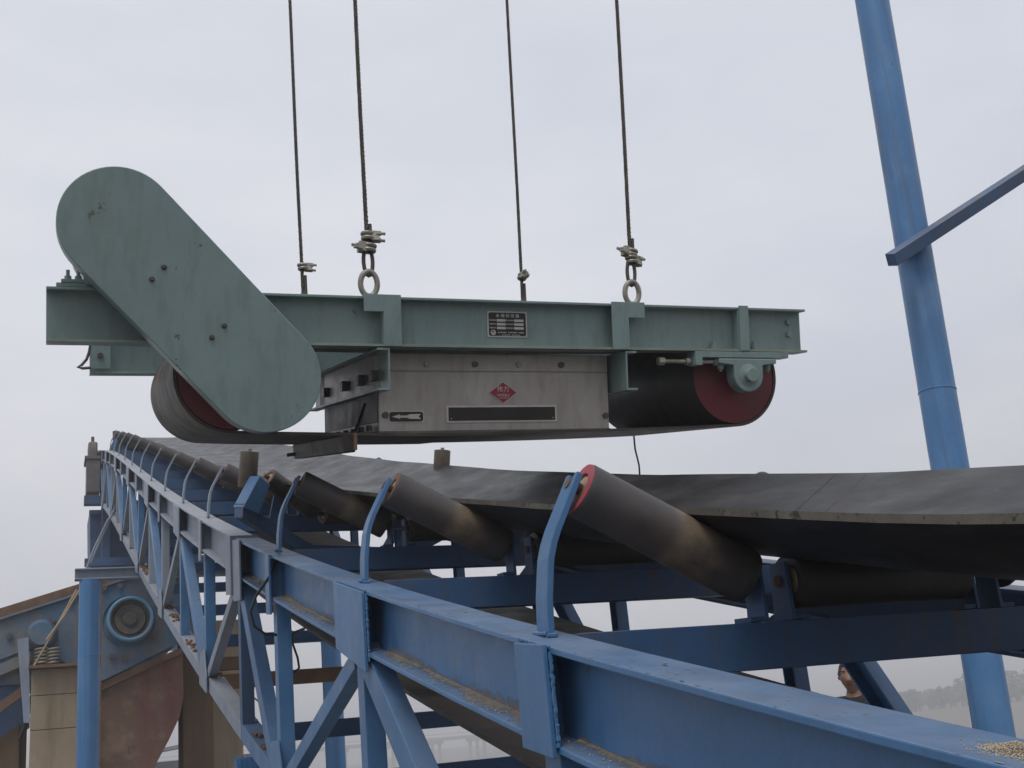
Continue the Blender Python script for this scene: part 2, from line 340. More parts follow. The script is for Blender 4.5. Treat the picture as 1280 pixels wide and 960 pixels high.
for X in (XL, XR):
    left = X == XL
    sgn = 1 if left else -1
    sh_y = 0 if left else .2
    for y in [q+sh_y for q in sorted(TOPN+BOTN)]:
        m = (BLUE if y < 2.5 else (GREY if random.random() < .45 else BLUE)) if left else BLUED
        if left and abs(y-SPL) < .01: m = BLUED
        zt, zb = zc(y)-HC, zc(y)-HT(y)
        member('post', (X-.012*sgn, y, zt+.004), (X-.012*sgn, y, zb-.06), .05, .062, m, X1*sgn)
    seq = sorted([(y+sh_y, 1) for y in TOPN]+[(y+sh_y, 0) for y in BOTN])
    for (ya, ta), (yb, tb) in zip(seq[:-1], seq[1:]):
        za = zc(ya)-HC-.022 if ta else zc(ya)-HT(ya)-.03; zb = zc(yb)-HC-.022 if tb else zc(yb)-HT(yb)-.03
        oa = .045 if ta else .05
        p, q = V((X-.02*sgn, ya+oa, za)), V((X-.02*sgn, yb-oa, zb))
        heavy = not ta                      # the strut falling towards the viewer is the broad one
        m = (BLUE if heavy or ya < 2 else GREY) if left else (BLUE if heavy else BLUED)  # far side: broad lit struts in plain blue, the others in shaded blue
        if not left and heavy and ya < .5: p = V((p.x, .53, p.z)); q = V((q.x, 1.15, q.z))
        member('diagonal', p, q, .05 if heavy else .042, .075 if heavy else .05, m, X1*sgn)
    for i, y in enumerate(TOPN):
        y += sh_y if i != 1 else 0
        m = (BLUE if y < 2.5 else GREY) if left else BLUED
        xo = X-sgn*(WC/2+.0035); w = .3 if y < 6 else .34
        n = [(-w/2, zc(y-w/2)-.003-zc(y)), (w/2, zc(y+w/2)-.003-zc(y)), (w/2, zc(y+w/2)-zc(y)-HC-.02), (-w/2, zc(y-w/2)-zc(y)-HC-.035)]
        if i == 1:
            for yy, ww in ((y-.105, .18), (y+.105, .18)):
                MB().prism([(-ww/2,-.26+zc(yy)-zc(y)),(ww/2,-.24+zc(yy)-zc(y)),(ww/2,.016+zc(yy)-zc(y)),(-ww/2,-.018+zc(yy)-zc(y))], (xo,yy,zc(y)), Y1, Z1, X1*-sgn, .008).build('gusset', m, frame, bevel=.0015)
        else: MB().prism(n, (xo, y, zc(y)), Y1, Z1, X1*-sgn, .008).build('gusset', m, frame, bevel=.0015)
        MB().box((X-sgn*.0265, y-.02, zc(y)-HC/2), .043, .008, HC-.026).build('stiffener', m, frame)
    for y in [q+sh_y for q in BOTN]:
        m = (BLUE if y < 2.5 else GREY) if left else BLUED
        xo = X-sgn*(WC/2+.0035); w = .12 if y < 1 else .075
        MB().prism([(-w/2,-.003-.0*w),(w/2,.012),(w/2,-.20 if y > 1 else -.153),(-w/2,-.21 if y > 1 else -.172)], (xo, y, zc(y)-.006), Y1, Z1, X1*-sgn, .008).build('stiffener', m, frame, bevel=.0015)
        MB().box((X-sgn*.0265, y+.02, zc(y)-HC/2), .043, .008, HC-.026).build('stiffener', m, frame)
        xb = X-sgn*.046
        zb = zc(y)-HT(y)
        MB().prism([(-.13,-.075-.03),(.13,-.075+.03),(.13,.0+.03),(.06,.11),(-.06,.11),(-.13,.0-.03)], (xb, y, zb), Y1, Z1, X1*-sgn, .008).build('gusset', m, frame, bevel=.0015)
def dust(y0, y1, w, zoff, x0, sgn, m):
    n = int((y1-y0)/.02); vs = []
    for i in range(n+1):
        y = lerp(y0, y1, i/n); z = zc(y)+zoff
        k = w*(.55+.25*math.sin(y*7)+.2*math.sin(y*23+1)+random.uniform(-.12,.12))
        vs += [V((x0, y, z+.0045)), V((x0+sgn*k*.5, y, z+.0022)), V((x0+sgn*k, y, z-.0005))]
    o = MB().add(vs, [(i*3+j, i*3+j+1, i*3+j+4, i*3+j+3) for i in range(n) for j in (0, 1)]).build('dust_layer', m, frame, smooth=True)
    o['kind'] = 'stuff'; at = o.data.attributes.new('depth', 'FLOAT', 'POINT')
    at.data.foreach_set('value', [q for _ in range(n+1) for q in (.95, .55, 0.0)])
for y0, y1 in ((-1.7, -.09), (.07, .97), (1.31, 2.27), (2.35, 3.0)):
    dust(y0, y1, .052, -HC+.0112, -.0046, -1, DUSTM)
    n = int((y1-y0)/.02); vs = []                       # dust clinging to the foot of the web
    for i in range(n+1):
        y = lerp(y0, y1, i/n); z = zc(y)-HC+.0112; k = .03*(.6+.25*math.sin(y*9)+random.uniform(-.15,.15)) + .07*math.exp(-((y-y0)/.05)**2)
        vs += [V((-.0058, y, z)), V((-.0054, y, z+k*.5)), V((-.0052, y, z+k))]
    o = MB().add(vs, [(i*3+j, i*3+j+1, i*3+j+4, i*3+j+3) for i in range(n) for j in (0, 1)]).build('dust_layer', DUSTM, frame, smooth=True)
    o['kind'] = 'stuff'; at = o.data.attributes.new('depth', 'FLOAT', 'POINT')
    at.data.foreach_set('value', [q for _ in range(n+1) for q in (.8, .4, 0.0)])
ck = MB(); cp = MB()
for k in range(150):
    y = random.uniform(-1.1, 2.9); edge = random.random() < .6
    x = -.05+abs(random.gauss(0, .004)) if edge else random.uniform(-.045, .045)
    a, b = random.uniform(.0008, .003), random.uniform(.0015, .009); o_ = V((x, y, zc(y)+.0012)); tg = V((0, 1, .2156+.0179*y)).normalized()
    P_ = []
    for j in range(7):
        an = 6.283*j/7; rr_ = random.uniform(.55, 1.1); xx = max(-.0495, o_.x+math.cos(an)*a*rr_); P_.append(V((xx, o_.y, o_.z))+tg*(math.sin(an)*b*rr_))
    (ck if random.random() < .55 else cp).add(P_, [tuple(range(7))])
ck.build('paint_chip', GREY, frame)['kind'] = 'stuff'; cp.build('paint_chip', RUSTM, frame)['kind'] = 'stuff'
def weld(p, q, r, m):
    p, q = V(p), V(q); n = max(4, int((q-p).length/.0035)); c = [p.lerp(q, i/n)+V((random.uniform(-1,1), random.uniform(-1,1), 0))*r*.25 for i in range(n+1)]
    MB().tube(c, [r*random.uniform(.75, 1.25) for _ in c], 6).build('weld_bead', m, frame, smooth=True)
for y, w_, zl in ((-.05, .06, .15), (1.14, .15, .17)):
    weld((-.05, y+w_+.001, zc(y+w_)-.008), (-.05, y+w_+.001, zc(y+w_)-zl), .0035, BLUE)
    weld((-.05, y-w_-.001, zc(y-w_)-.008), (-.05, y-w_-.001, zc(y-w_)-zl), .0035, BLUE)
    weld((-.05, y-w_, zc(y-w_)-.001), (-.05, y+w_, zc(y+w_)-.001), .003, BLUE)
for y in [.02, 1.2, 2.4]:
    weld((-.008, y-.026, zc(y)+.001), (-.008, y+.026, zc(y+.026)+.001), .004, BLUE)
    weld((-.008, y-.027, zc(y-.02)+.002), (.01, y-.027, zc(y-.02)+.002), .004, BLUE)
# bolted splice flanges with bolts
for X, s in ((XL, -1), (XR, 1)):
    for dy in (-.006, .006):
        MB().box((X+s*.012, SPL+dy, zc(SPL)-.115), .115, .0095, .245).build('splice_plate', GREY if X == XL else BLUED, frame, bevel=.001)
    bl = MB()
    for k in range(4):
        for xx in (-.032, .03): bl.cyl((X+s*.012+xx, SPL-.028, zc(SPL)-.03-.052*k), (X+s*.012+xx, SPL-.01, zc(SPL)-.03-.052*k), .009, 6)
    bl.build('bolt_row', GALV, frame)
# bottom cross members
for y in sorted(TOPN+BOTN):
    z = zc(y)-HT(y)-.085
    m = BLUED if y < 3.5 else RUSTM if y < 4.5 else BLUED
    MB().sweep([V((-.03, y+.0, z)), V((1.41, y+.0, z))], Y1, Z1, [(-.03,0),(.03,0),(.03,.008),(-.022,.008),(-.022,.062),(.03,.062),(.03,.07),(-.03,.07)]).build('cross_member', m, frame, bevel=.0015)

# ------------------------------------------------------------------ carrying idlers
def roller_parts(parent, p0, p1, r, ringmat, worn=True):
    p0, p1 = V(p0), V(p1); A = (p1-p0); Ln = A.length; A.normalize()
    mb = MB(); ts = [0, .004/Ln]+[.04+.02*i for i in range(47)]+[1-.004/Ln, 1]
    prof = [(r*(.97 if q in (0, 1) else 1), q*Ln) for q in ts]
    mb.lathe(prof, p0, A, 32)
    o = mb.build('roller', ROLLER, parent, smooth=True)
    at = o.data.attributes.new('wear', 'FLOAT', 'POINT')
    at.data.foreach_set('value', [(max(0, min(1, (q-.47)/.06))*(1 if q < .68 else math.exp(-((q-.68)/.12)**2)))*(.95 if worn else 0) for q in ts for _ in range(32)])
    for e, s in ((p0, -1), (p1, 1)):
        rm = ringmat if s == -1 else ROLLER
        MB().lathe([(r*.972, -.001), (r*.96, .002), (r*.62, .002), (r*.55, -.006), (r*.3, -.006), (.001, -.006)], e, A*s, 28).build('end_ring', rm, o, smooth=True)
        if s == -1: MB().lathe([(.027,-.0045),(.026,-.002),(.014,-.001),(.001,-.001)], e, A*s, 20).build('hub', STICK, o, smooth=True)
        MB().cyl(e-A*s*.006, e+A*s*.026, .0105, 12).build('shaft', RUSTM, o, smooth=True)
    return o
def make_idler(ringmat, label, bmat=BLUE, cmat=BLUED):
    t = thing('trough_idler', (0.69, 0, 0), label, 'idler', 'troughing idlers carrying the belt')
    # base channel across the frame
    MB().sweep([V((.052, 0, 0)), V((1.328, 0, 0))], Y1, Z1, [(-.035,-.082),(.035,-.082),(.035,-.075),(-.028,-.075),(-.028,-.007),(.035,-.007),(.035,0),(-.035,0)]).build('cross_beam', cmat, t, bevel=.0015)
    for s in (1, -1):
        mx = (lambda x: x) if s == 1 else (lambda x: 1.38-x)
        path = [V((mx(.002), 0, .001)), V((mx(.004), 0, .06)), V((mx(.012), 0, .125)), V((mx(.02), 0, .152)), V((mx(.03), 0, .176)), V((mx(.066), 0, .245)), V((mx(.072), 0, .257))]
        xs = []; 
        for i, p in enumerate(path):
            tt = (path[min(i+1, len(path)-1)]-path[max(i-1, 0)]).normalized(); xs.append(V((tt.z, 0, -tt.x)))
        b = MB().sweep(path, xs, Y1, [(-.006,-.025),(.006,-.025),(.006,.025),(-.006,.025)]).build('bracket', bmat if s == 1 else cmat, t, bevel=.0015)
        tip = path[-1]
        MB().box(tip+V((s*.004,-.018,.007)), .012, .014, .018, (V((.88*s,0,-.47)), Y1, V((.47*s,0,.88)))).build('fork', bmat, b, bevel=.001)
        MB().box(tip+V((s*.004,.018,.007)), .012, .014, .018, (V((.88*s,0,-.47)), Y1, V((.47*s,0,.88)))).build('fork', bmat, b, bevel=.001)
        roller_parts(t, (mx(.087), 0, .247), (mx(.403), 0, .084), .05, ringmat)
        for xx in (.42, .478):
            MB().prism([(-.03,0),(.03,0),(.024,.105),(-.024,.105)], (mx(xx)-.004, 0, .001), Y1, Z1, X1, .008).build('inner_support', cmat, t, bevel=.001)
            MB().box((mx(xx)+(.018 if xx < .45 else -.018)*s*-1, 0, .006), .03, .055, .008).build('foot', cmat, t)
    roller_parts(t, (.495, 0, .072), (.885, 0, .072), .05, ROLLER, worn=False)
    return t
idl0 = make_idler(REDRING, 'nearest troughing idler with red end ring and broad blue bracket')
idl0.location = (0.69, 0.02, zc(.02)); idl0.rotation_euler = (R(3), 0, 0)
idl1 = make_idler(RUSTRING, 'second troughing idler from the front, tan worn band on its roller')
YI = [1.2, 2.4, 4.37, 5.57, 6.77, 7.97, 9.17, 10.37, 11.57, 12.77, 13.97, 15.0]
ilab = ['second troughing idler from the front, tan worn band on its roller',
        'third troughing idler from the front, just before the tilted training idler',
        'troughing idler just behind the tilted training idler with guide roller'] 
ords = ['fifth', 'sixth', 'seventh', 'eighth', 'ninth', 'tenth', 'eleventh', 'twelfth', 'thirteenth']
for i, y in enumerate(YI):
    o = idl1 if i == 0 else copy_tree(idl1)
    o.location = (.69, y, zc(y)+.001); o.rotation_euler = (R(3), 0, 0)
    o['label'] = ilab[i] if i < 3 else 'dusty troughing idler with thin bent bracket, %s from the near end up the slope' % ords[i-3]
# grey paint of the farther brackets
for o in bpy.data.objects:
    if o.name.startswith('trough_idler') and o.location.y > 3.5:
        for c in o.children:
            if c.name.startswith('bracket'):
                for q in [c]+list(c.children):
                    q.data = q.data.copy(); q.data.materials.clear(); q.data.materials.append(GREY)

# training idlers: a pivoted trough set with upright guide rollers
def training(y, yaw, label, lift=-.012):
    t = thing('training_idler', (.69, 0, 0), label, 'idler', 'training idlers with guide rollers')
    tp = [(.03,.07),(.42,-.115),(.96,-.115),(1.35,.07)]
    MB().prism(tp+[(x, z-.07) for x, z in tp[::-1]], (0,-.045,0), X1, Z1, Y1, .09).build('swivel_beam', BLUED, t, bevel=.003)
    for s in (1, -1):
        mx = (lambda x: x) if s == 1 else (lambda x: 1.38-x)
        MB().prism([(mx(.025), .05),(mx(.11), .02),(mx(.16), .165),(mx(.10), .205)], (0,-.055,0), X1, Z1, Y1, .11).build('end_arm', BLUE, t, bevel=.004)
        MB().prism([(mx(.19), -.02),(mx(.27), -.06),(mx(.25), .09),(mx(.21), .12)], (0,-.006,0), X1, Z1, Y1, .012).build('roller_support', BLUE, t, bevel=.001)
        roller_parts(t, (mx(.175), -.0, .2), (mx(.44), 0, .055), .05, RUSTRING)
        g0 = V((mx(.11), .09, .148 if s == 1 else .25)); dirn = V((mx(0)*0+(.0), 0, 1)).normalized()
        gr = MB().lathe([(.001,0),(.043,0),(.045,.003),(.045,.172),(.043,.176),(.03,.178),(.001,.178)], g0, dirn, 28).build('guide_roller', GUIDER, t, smooth=True)
        MB().cyl(g0-dirn*.03, g0+dirn*.19, .01, 12).build('shaft', GALV, gr)
    roller_parts(t, (.49, 0, .04), (.89, 0, .04), .05, RUSTRING, worn=False)
    t.location = (.69, y, zc(y)+lift); t.rotation_euler = (R(12), 0, yaw)
    return t
training(3.95, R(18), 'tilted training idler with bright blue arm and upright guide roller')
training(15.75, R(-8), 'small training idler with guide roller at the far top end of the belt')

# ------------------------------------------------------------------ conveyor belt
def belt_section(y):                        # top surface points across the belt (x, height over chord)
    t = max(0., min(1., (y-13.5)/3.4))      # flattens towards the head pulley
    lift = .012*math.exp(-((y+.9)/1.5)**2)
    nearz, farz, mid = .223, .290, .132
    lo, hi = .292, 1.245
    pts = []
    for k in range(25):
        x = lerp(lo, hi, k/24)
        if x < .45: z = lerp(nearz, mid, ((x-lo)/(.45-lo)))
        elif x > .92: z = lerp(mid, farz, (x-.92)/(hi-.92))
        else: z = mid
        # soften the two folds
        for xf in (.45, .92):
            dxf = abs(x-xf)
            if dxf < .11: z += .0125*(1-dxf/.11)**2
        z = lerp(z+lift*(.4 if x > .7 else -1.2), .215, t*t*(3-2*t))
        x = lerp(x, lerp(.19, 1.19, k/24), t*t*(3-2*t))
        pts.append((x, z))
    return pts
belt = thing('conveyor_belt', (.69, 3.0, .6), 'black rubber conveyor belt troughed on idlers, rising to the far end', 'conveyor belt')
def strip(ys, fn, th, name, m, medge):
    top = MB(); vs = []; n = None
    for y in ys:
        sec = fn(y); n = len(sec)
        vs += [V((x, yy, z)) for x, yy, z in sec]
    nv = len(vs); low = [p-V((0,0,th)) for p in vs]
    k = len(ys)
    fs = [(i*n+j, i*n+j+1, (i+1)*n+j+1, (i+1)*n+j) for i in range(k-1) for j in range(n-1)]
    top.add(vs, fs, m); top.add(low, fs, m)
    side = []
    for j in (0, n-1): side += [(i*n+j, (i+1)*n+j, nv+(i+1)*n+j, nv+i*n+j) for i in range(k-1)]
    top.add(vs+low, side, medge)
    return top.build(name, m, belt, smooth=True)
ys = [-3.65+.15*i for i in range(int((17.2+3.65)/.15)+1)]
def wob(x, y): return .0022*math.sin(y*1.3+x*2)+.0008*math.sin(y*4.1+x)
def carry(y):
    # slight sag between the idlers
    near = min([abs(y-q) for q in YI+[0.02, 3.95, 15.75, -1.2]]); sag = -.005*min(1, near/.6)**2
    return [(x, y, zc(y)+z+sag+wob(x, y)) for x, z in belt_section(y)]
strip(ys, carry, .013, 'carrying_run', RUBBER, RUBBERE)
yr = [-3.6+.2*i for i in range(int((17.2+3.6)/.2)+1)]
HR = .315
strip(yr, lambda y: [(lerp(.15, 1.15, k/8), y, zc(y)-HR-.012*math.sin(math.pi*k/8)) for k in range(9)], .012, 'return_run', RETB, RUBBER2)
for y0, k, m in ((.62, .34, RUBBERE), (.5, .32, RUBBERE), (1.75, .3, RETB), (2.05, .32, RETB), (-.75, .05, RETB)):
    pts = []
    for i in range(25):
        yy = y0; x = lerp(.30, 1.235, i/24); yy = y0+k*(x-.77)
        sec = carry(yy); j = min(range(len(sec)-1), key=lambda q: abs(sec[q][0]-x)); a_, b_ = sec[max(0, j-1)], sec[j+1]
        tt = (x-a_[0])/max(1e-6, b_[0]-a_[0]); pts.append(V((x, yy, lerp(a_[2], b_[2], tt)+.0011)))
    MB().tube(pts, .0006 if m is RUBBERE else .0012, 6).build('splice_ridge', m, belt, smooth=True)
# wrap over the head pulley
yc = 17.2; ztop = zc(yc)+.215; zbot = zc(yc)-HR; rc = (ztop-zbot)/2; zm = (ztop+zbot)/2
def wrap(a): return [(lerp(.19, 1.185, k/8), yc+math.sin(a)*rc, zm+math.cos(a)*rc) for k in range(9)]
w = MB(); vs = []; na = 17
for i in range(na): vs += [V(p) for p in wrap(math.pi*i/(na-1))]
w.add(vs, [(i*9+j, i*9+j+1, (i+1)*9+j+1, (i+1)*9+j) for i in range(na-1) for j in range(8)])
w.build('head_wrap', RUBBER, belt, smooth=True)
hp = thing('head_pulley', (.69, yc, zm), 'head pulley with bearing blocks at the far top end of the conveyor', 'pulley')
MB().cyl((.15, yc, zm), (1.23, yc, zm), rc-.015, 36).build('drum', ROLLER, hp, smooth=True)
MB().cyl((-.21, yc, zm), (1.6, yc, zm), .05, 16).build('shaft', GALV, hp, smooth=True)
for xx in (-.16, 1.55):
    b = MB().box((xx, yc, zm+.02), .14, .36, .26).build('bearing_block', DARKST, hp, bevel=.03)
    MB().cyl((xx, yc+.0, zm+.15), (xx, yc, zm+.27), .025, 10).build('grease_bolt', BOLT, b)
    MB().box((xx, yc, zm-.13), .24, .55, .05).build('bearing_seat', DARKST, hp, bevel=.004)
    MB().box((xx+.01 if xx < 0 else xx-.01, yc, zm-.42), .2, .5, .52).build('seat_plate', DARKST, hp, bevel=.004)
# head support
hs = thing('head_support', (.69, 17.3, GZ), 'dusty dark blue support tower under the head pulley at the far end', 'support tower')
for xx in (.06, 1.4):
    for yy in (17.25, 17.7):
        MB().box((xx, yy, (zm-.19+GZ)/2), .12, .1, zm-.19-GZ).build('post', BLUED, hs, bevel=.004)
for zz in (2.95, 1.4, -.5):
    MB().box((.69, 16.93, zz), 1.9, .1, .12).build('cross_beam', BLUED, hs, bevel=.004)
q = atY(114, 626, 16.9); MB().box(q+V((.12,0,0)), .45, .16, .14).build('cantilever', BLUED, hs, bevel=.004)
ch = thing('discharge_chute', (.69, 18.3, 1.75), 'dark blue discharge chute hanging below the head of the conveyor', 'chute')
MB().prism([(-.17, 3.95),(1.4, 3.95),(1.34, 1.75),(-.12, 1.75)], (0, 17.8, 0), X1, Z1, Y1, 1.2).build('chute_body', BLUED, ch, bevel=.01)
for zz in (3.9, 2.9, 1.8):
    MB().box((.62, 17.77, zz), 1.6, .05, .07).build('flange', BLUED, ch, bevel=.004)

# trestle carrying the truss
tr = thing('trestle', (.65, 9.3, GZ), 'blue trestle of two round columns and a cap beam under the truss', 'trestle')
zt = zc(9.3)-HT(9.3)-.09
for xx, hgt in ((-.42, zt-.1), (1.74, zt-.1)):
    MB().cyl((xx, 9.3, GZ), (xx, 9.3, hgt), .092, 28).build('column', COLBLUE, tr, smooth=True)
    MB().lathe([(.093,-.004),(.0945,-.002),(.0945,.002),(.093,.004)], (xx, 9.3, .86), Z1, 28).build('weld_seam', COLBLUE, tr, smooth=True)
MB().box((-.33, 9.34, (zt-.1+GZ)/2), .03, .05, zt-.11-GZ).build('conduit', STICK, tr, bevel=.003)
MB().sweep([V((-.55, 9.3, zt-.1)), V((1.9, 9.3, zt-.1))], Y1, Z1, ibeam(.1, .12, .01, .012)).build('cap_beam', GREY, tr, bevel=.002)

# ------------------------------------------------------------------ magnetic separator, hung parallel to the slope
SO = V((-.798, 1.976, 1.189)); su = V((.9997, -.001, .0234)).normalized()
sv = V((-.0042, .9754, .2203)); sv = (sv-su*sv.dot(su)).normalized(); sw = su.cross(sv)
def S(u, v, w): return SO+su*u+sv*v+sw*w
AX = (su, sv, sw)
sep = thing('magnetic_separator', S(1.47, .56, -.3), 'green suspended magnetic separator with belt drums hanging over the conveyor', 'magnetic separator')
LB, HB, GAU = 2.931, .18, 1.10
def sbox(name, u0, u1, v0, v1, w0, w1, m, parent=None, bevel=.0015):
    return MB().box(S((u0+u1)/2, (v0+v1)/2, (w0+w1)/2), u1-u0, v1-v0, w1-w0, AX).build(name, m, parent or sep, bevel=bevel)
def sprism(name, poly, v0, v1, m, parent=None, bevel=.0015, smooth=False):
    return MB().prism(poly, S(0, v0, 0), su, sw, sv, v1-v0).build(name, m, parent or sep, smooth=smooth, bevel=bevel)
def scyl(name, u, w, v0, v1, r, m, parent=None, n=28, bevel=0):
    return MB().cyl(S(u, v0, w), S(u, v1, w), r, n).build(name, m, parent or sep, smooth=True, bevel=bevel)
beams = []
for v0, ua, ub in ((.047, 0.0, LB), (GAU+.047, .17, LB-.1)):
    beams.append(MB().sweep([S(ua, v0, 0), S(ub, v0, 0)], sv, sw, ibeam(HB, .094, .008, .0095)).build('frame_beam', GREEN, sep, bevel=.0018))
fb = beams[0]; fb['label'] = 'front I beam with the nameplate'
# lifting brackets: stiffener across the flanges and a tab to one side
sprism('lifting_bracket', [(1.046,.1865),(1.183,.1865),(1.183,.0005),(1.117,.0005),(1.117,.124),(1.046,.124)], -.007, .0, GREEN, fb)
sprism('lifting_bracket', [(2.028,.1865),(2.172,.1865),(2.172,.125),(2.1,.125),(2.1,.0005),(2.028,.0005)], -.007, .0, GREEN, fb)
for uu in (1.12, 2.095): sbox('stiffener', uu-.005, uu+.005, .001, .042, .0098, .17, GREEN, fb)
sprism('stiffener', [(2.604,.1865),(2.648,.1865),(2.648,.002),(2.604,.002)], -.007, .0, GREEN, fb)
sbox('stiffener', 2.6, 2.61, .001, .042, .0098, .17, GREEN, fb)
for ww in (.123, .073): scyl('bolt', 2.87, ww+.007, .03, .043, .013, GREEN, fb, 6)
# nuts on the lower flange
for uu in (2.50, 2.69):
    b = scyl('bolt', uu, .02, .018, .04, .001, GREEN, fb, 6)
    b.data.clear_geometry()
    mbb = MB().cyl(S(uu, .025, .009), S(uu, .025, .028), .014, 6); mbb.cyl(S(uu, .025, .028), S(uu, .025, .046), .007, 10)
    off = parent_loc(fb)
    b.data.from_pydata([tuple(p-off) for p in mbb.v], [], mbb.f)
# pale worn line of the lower flange edge
sbox('flange_edge', .001, LB-.001, -.0012, .0005, .0008, .0088, GREENE, fb, bevel=0)
# lifting eyes
for v0 in (.047, GAU+.047):
    for uu in (1.08, 2.147):
        pts = [S(uu, v0, HB+.052)+su*(math.cos(a)*.031)+sw*(math.sin(a)*.045) for a in [2*math.pi*i/28 for i in range(28)]]
        e = MB().tube(pts, .0105, 10, closed=True).build('lifting_eye', GALV, sep, smooth=True)
        MB().cyl(S(uu, v0, HB), S(uu, v0, HB+.012), .022, 16).build('collar', GREEN, e, smooth=True)
# cross channels under the beams
def chan(u_web, s, lab):
    pr = [(0,-.005),(0,-.157),(s*.048,-.157),(s*.048,-.149),(s*.007,-.149),(s*.007,-.013),(s*.048,-.013),(s*.048,-.005)]
    o = MB().prism(pr, S(u_web, -.002, 0), su, sw, sv, GAU+.1).build('cross_channel', GREEN, sep, bevel=.001)
    return o
c1 = chan(1.139, -1, ''); c2 = chan(2.083, 1, '')
for vv in (.14, .34, .6, .93): sbox('bolt', 1.104, 1.1284, vv-.021, vv+.021, -.112, -.073, BOLT, c1)
sbox('dark_web_sheet', 1.1285, 1.1315, .16, 1.1, -.148, -.014, DARKST, c1, 0)  # thin dark sheet covering the inner web between the flanges
for vv in (.12,): MB().cyl(S(1.112, vv, -.02), S(1.112, vv, -.008), .012, 6).build('bolt', GALV, c1)
MB().cyl(S(2.1, .05, -.022), S(2.1, .05, -.012), .01, 6).build('bolt', GALV, c2)
# magnet box
BV0, BV1, BU0, BU1, BW0, BW1 = .125, 1.0, 1.128, 2.066, -.302, -.008
box = sbox('magnet_box', BU0, BU1, BV0+.004, BV1, BW0, BW1, STEEL, bevel=.004)
sbox('front_panel', BU0+.002, BU1-.002, BV0, BV0+.0035, BW0+.004, -.079, STEEL, box, .0012)
sbox('top_fold', BU0+.002, BU1-.002, BV0-.002, BV0+.0035, -.0745, -.012, STEEL, box, .0012)
sbox('side_panel', BU0-.004, BU0-.0005, BV0+.012, BV1-.01, -.262, -.16, DARKST, box, .001)
sbox('side_flange', BU0-.03, BU0-.0005, BV0+.012, BV1-.01, -.3, -.293, DARKST, box, .001)
sbox('bottom_rail', BU0-.004, BU1+.002, BV0-.003, BV0+.004, -.308, -.297, DARKST, box, .001)
for k in range(7): MB().cyl(S(BU0-.0155, BV0+.08+k*.12, -.293), S(BU0-.0155, BV0+.08+k*.12, -.272), .011, 6).build('bolt', BOLT, box)
MB().cyl(S(BU0-.006, .3, -.185), S(BU0-.006, .47, -.29), .005, 8).build('bracing_wire', CABLE, box)
for uu in (1.315, 1.506, 1.685, 1.864):
    b = MB().cyl(S(uu, BV0-.011, -.049), S(uu, BV0-.001, -.049), .0115, 14).build('bolt', GALV if uu < 1.4 or 1.6 < uu < 1.7 else BOLT, box, smooth=True)
for uu, ww in ((1.152, -.238), (2.05, -.248)): MB().cyl(S(uu, BV0-.008, ww), S(uu, BV0+.0, ww), .012, 14).build('bolt', BOLT, box, smooth=True)
for i in range(5):                          # dirty runs along the fold
    pass
# blank black plaque
q = BV0-.004
pl = sbox('blank_plaque', 1.387, 1.838, q, BV0+.001, -.269, -.205, WHITE, sep, .0008)
sbox('plaque_face', 1.395, 1.83, q-.0015, q, -.262, -.212, BLACK, pl, 0)
for uu in (1.405, 1.82): MB().cyl(S(uu, q-.004, -.254), S(uu, q-.001, -.254), .003, 10).build('rivet', GALV, pl)
# text helper
def text_mesh(body, size, align='CENTER', ex=.0006):
    cu = bpy.data.curves.new('lettering', 'FONT'); cu.body = body; cu.size = size; cu.align_x = align; cu.align_y = 'CENTER'; cu.extrude = ex
    o = bpy.data.objects.new('lettering', cu); COL.objects.link(o)
    dg = bpy.context.evaluated_depsgraph_get(); me = bpy.data.meshes.new_from_object(o.evaluated_get(dg))
    bpy.data.objects.remove(o); bpy.data.curves.remove(cu); return me
def place_text(body, u, w, v, size, m, parent, sx=1.0, bold=0.0):
    me = text_mesh(body, size); off = parent_loc(parent)
    for vtx in me.vertices:
        c = vtx.co; p = S(u+c.x*sx, v-c.z, w+c.y)-off; vtx.co = p
    me.materials.clear(); me.materials.append(m)
    o = bpy.data.objects.new('lettering', me); COL.objects.link(o); o.parent = parent
    return o
# red diamond badge
dc = (1.617, -.156)
dm = sprism('diamond_badge', [(dc[0]-.06,dc[1]),(dc[0],dc[1]-.043),(dc[0]+.06,dc[1]),(dc[0],dc[1]+.043)], BV0-.003, BV0+.001, WHITE, sep, 0)
sprism('badge_face', [(dc[0]-.055,dc[1]),(dc[0],dc[1]-.0392),(dc[0]+.055,dc[1]),(dc[0],dc[1]+.0392)], BV0-.0045, BV0-.003, LOGO, dm, 0)
place_text('伟力', dc[0]-.001, dc[1]+.011, BV0-.0052, .025, WHITE, dm)
place_text('WEILI', dc[0], dc[1]-.011, BV0-.0052, .016, WHITE, dm, 1.25)
sbox('rule', dc[0]-.018, dc[0]+.018, BV0-.0052, BV0-.0046, dc[1]-.0225, dc[1]-.0205, WHITE, dm, 0)
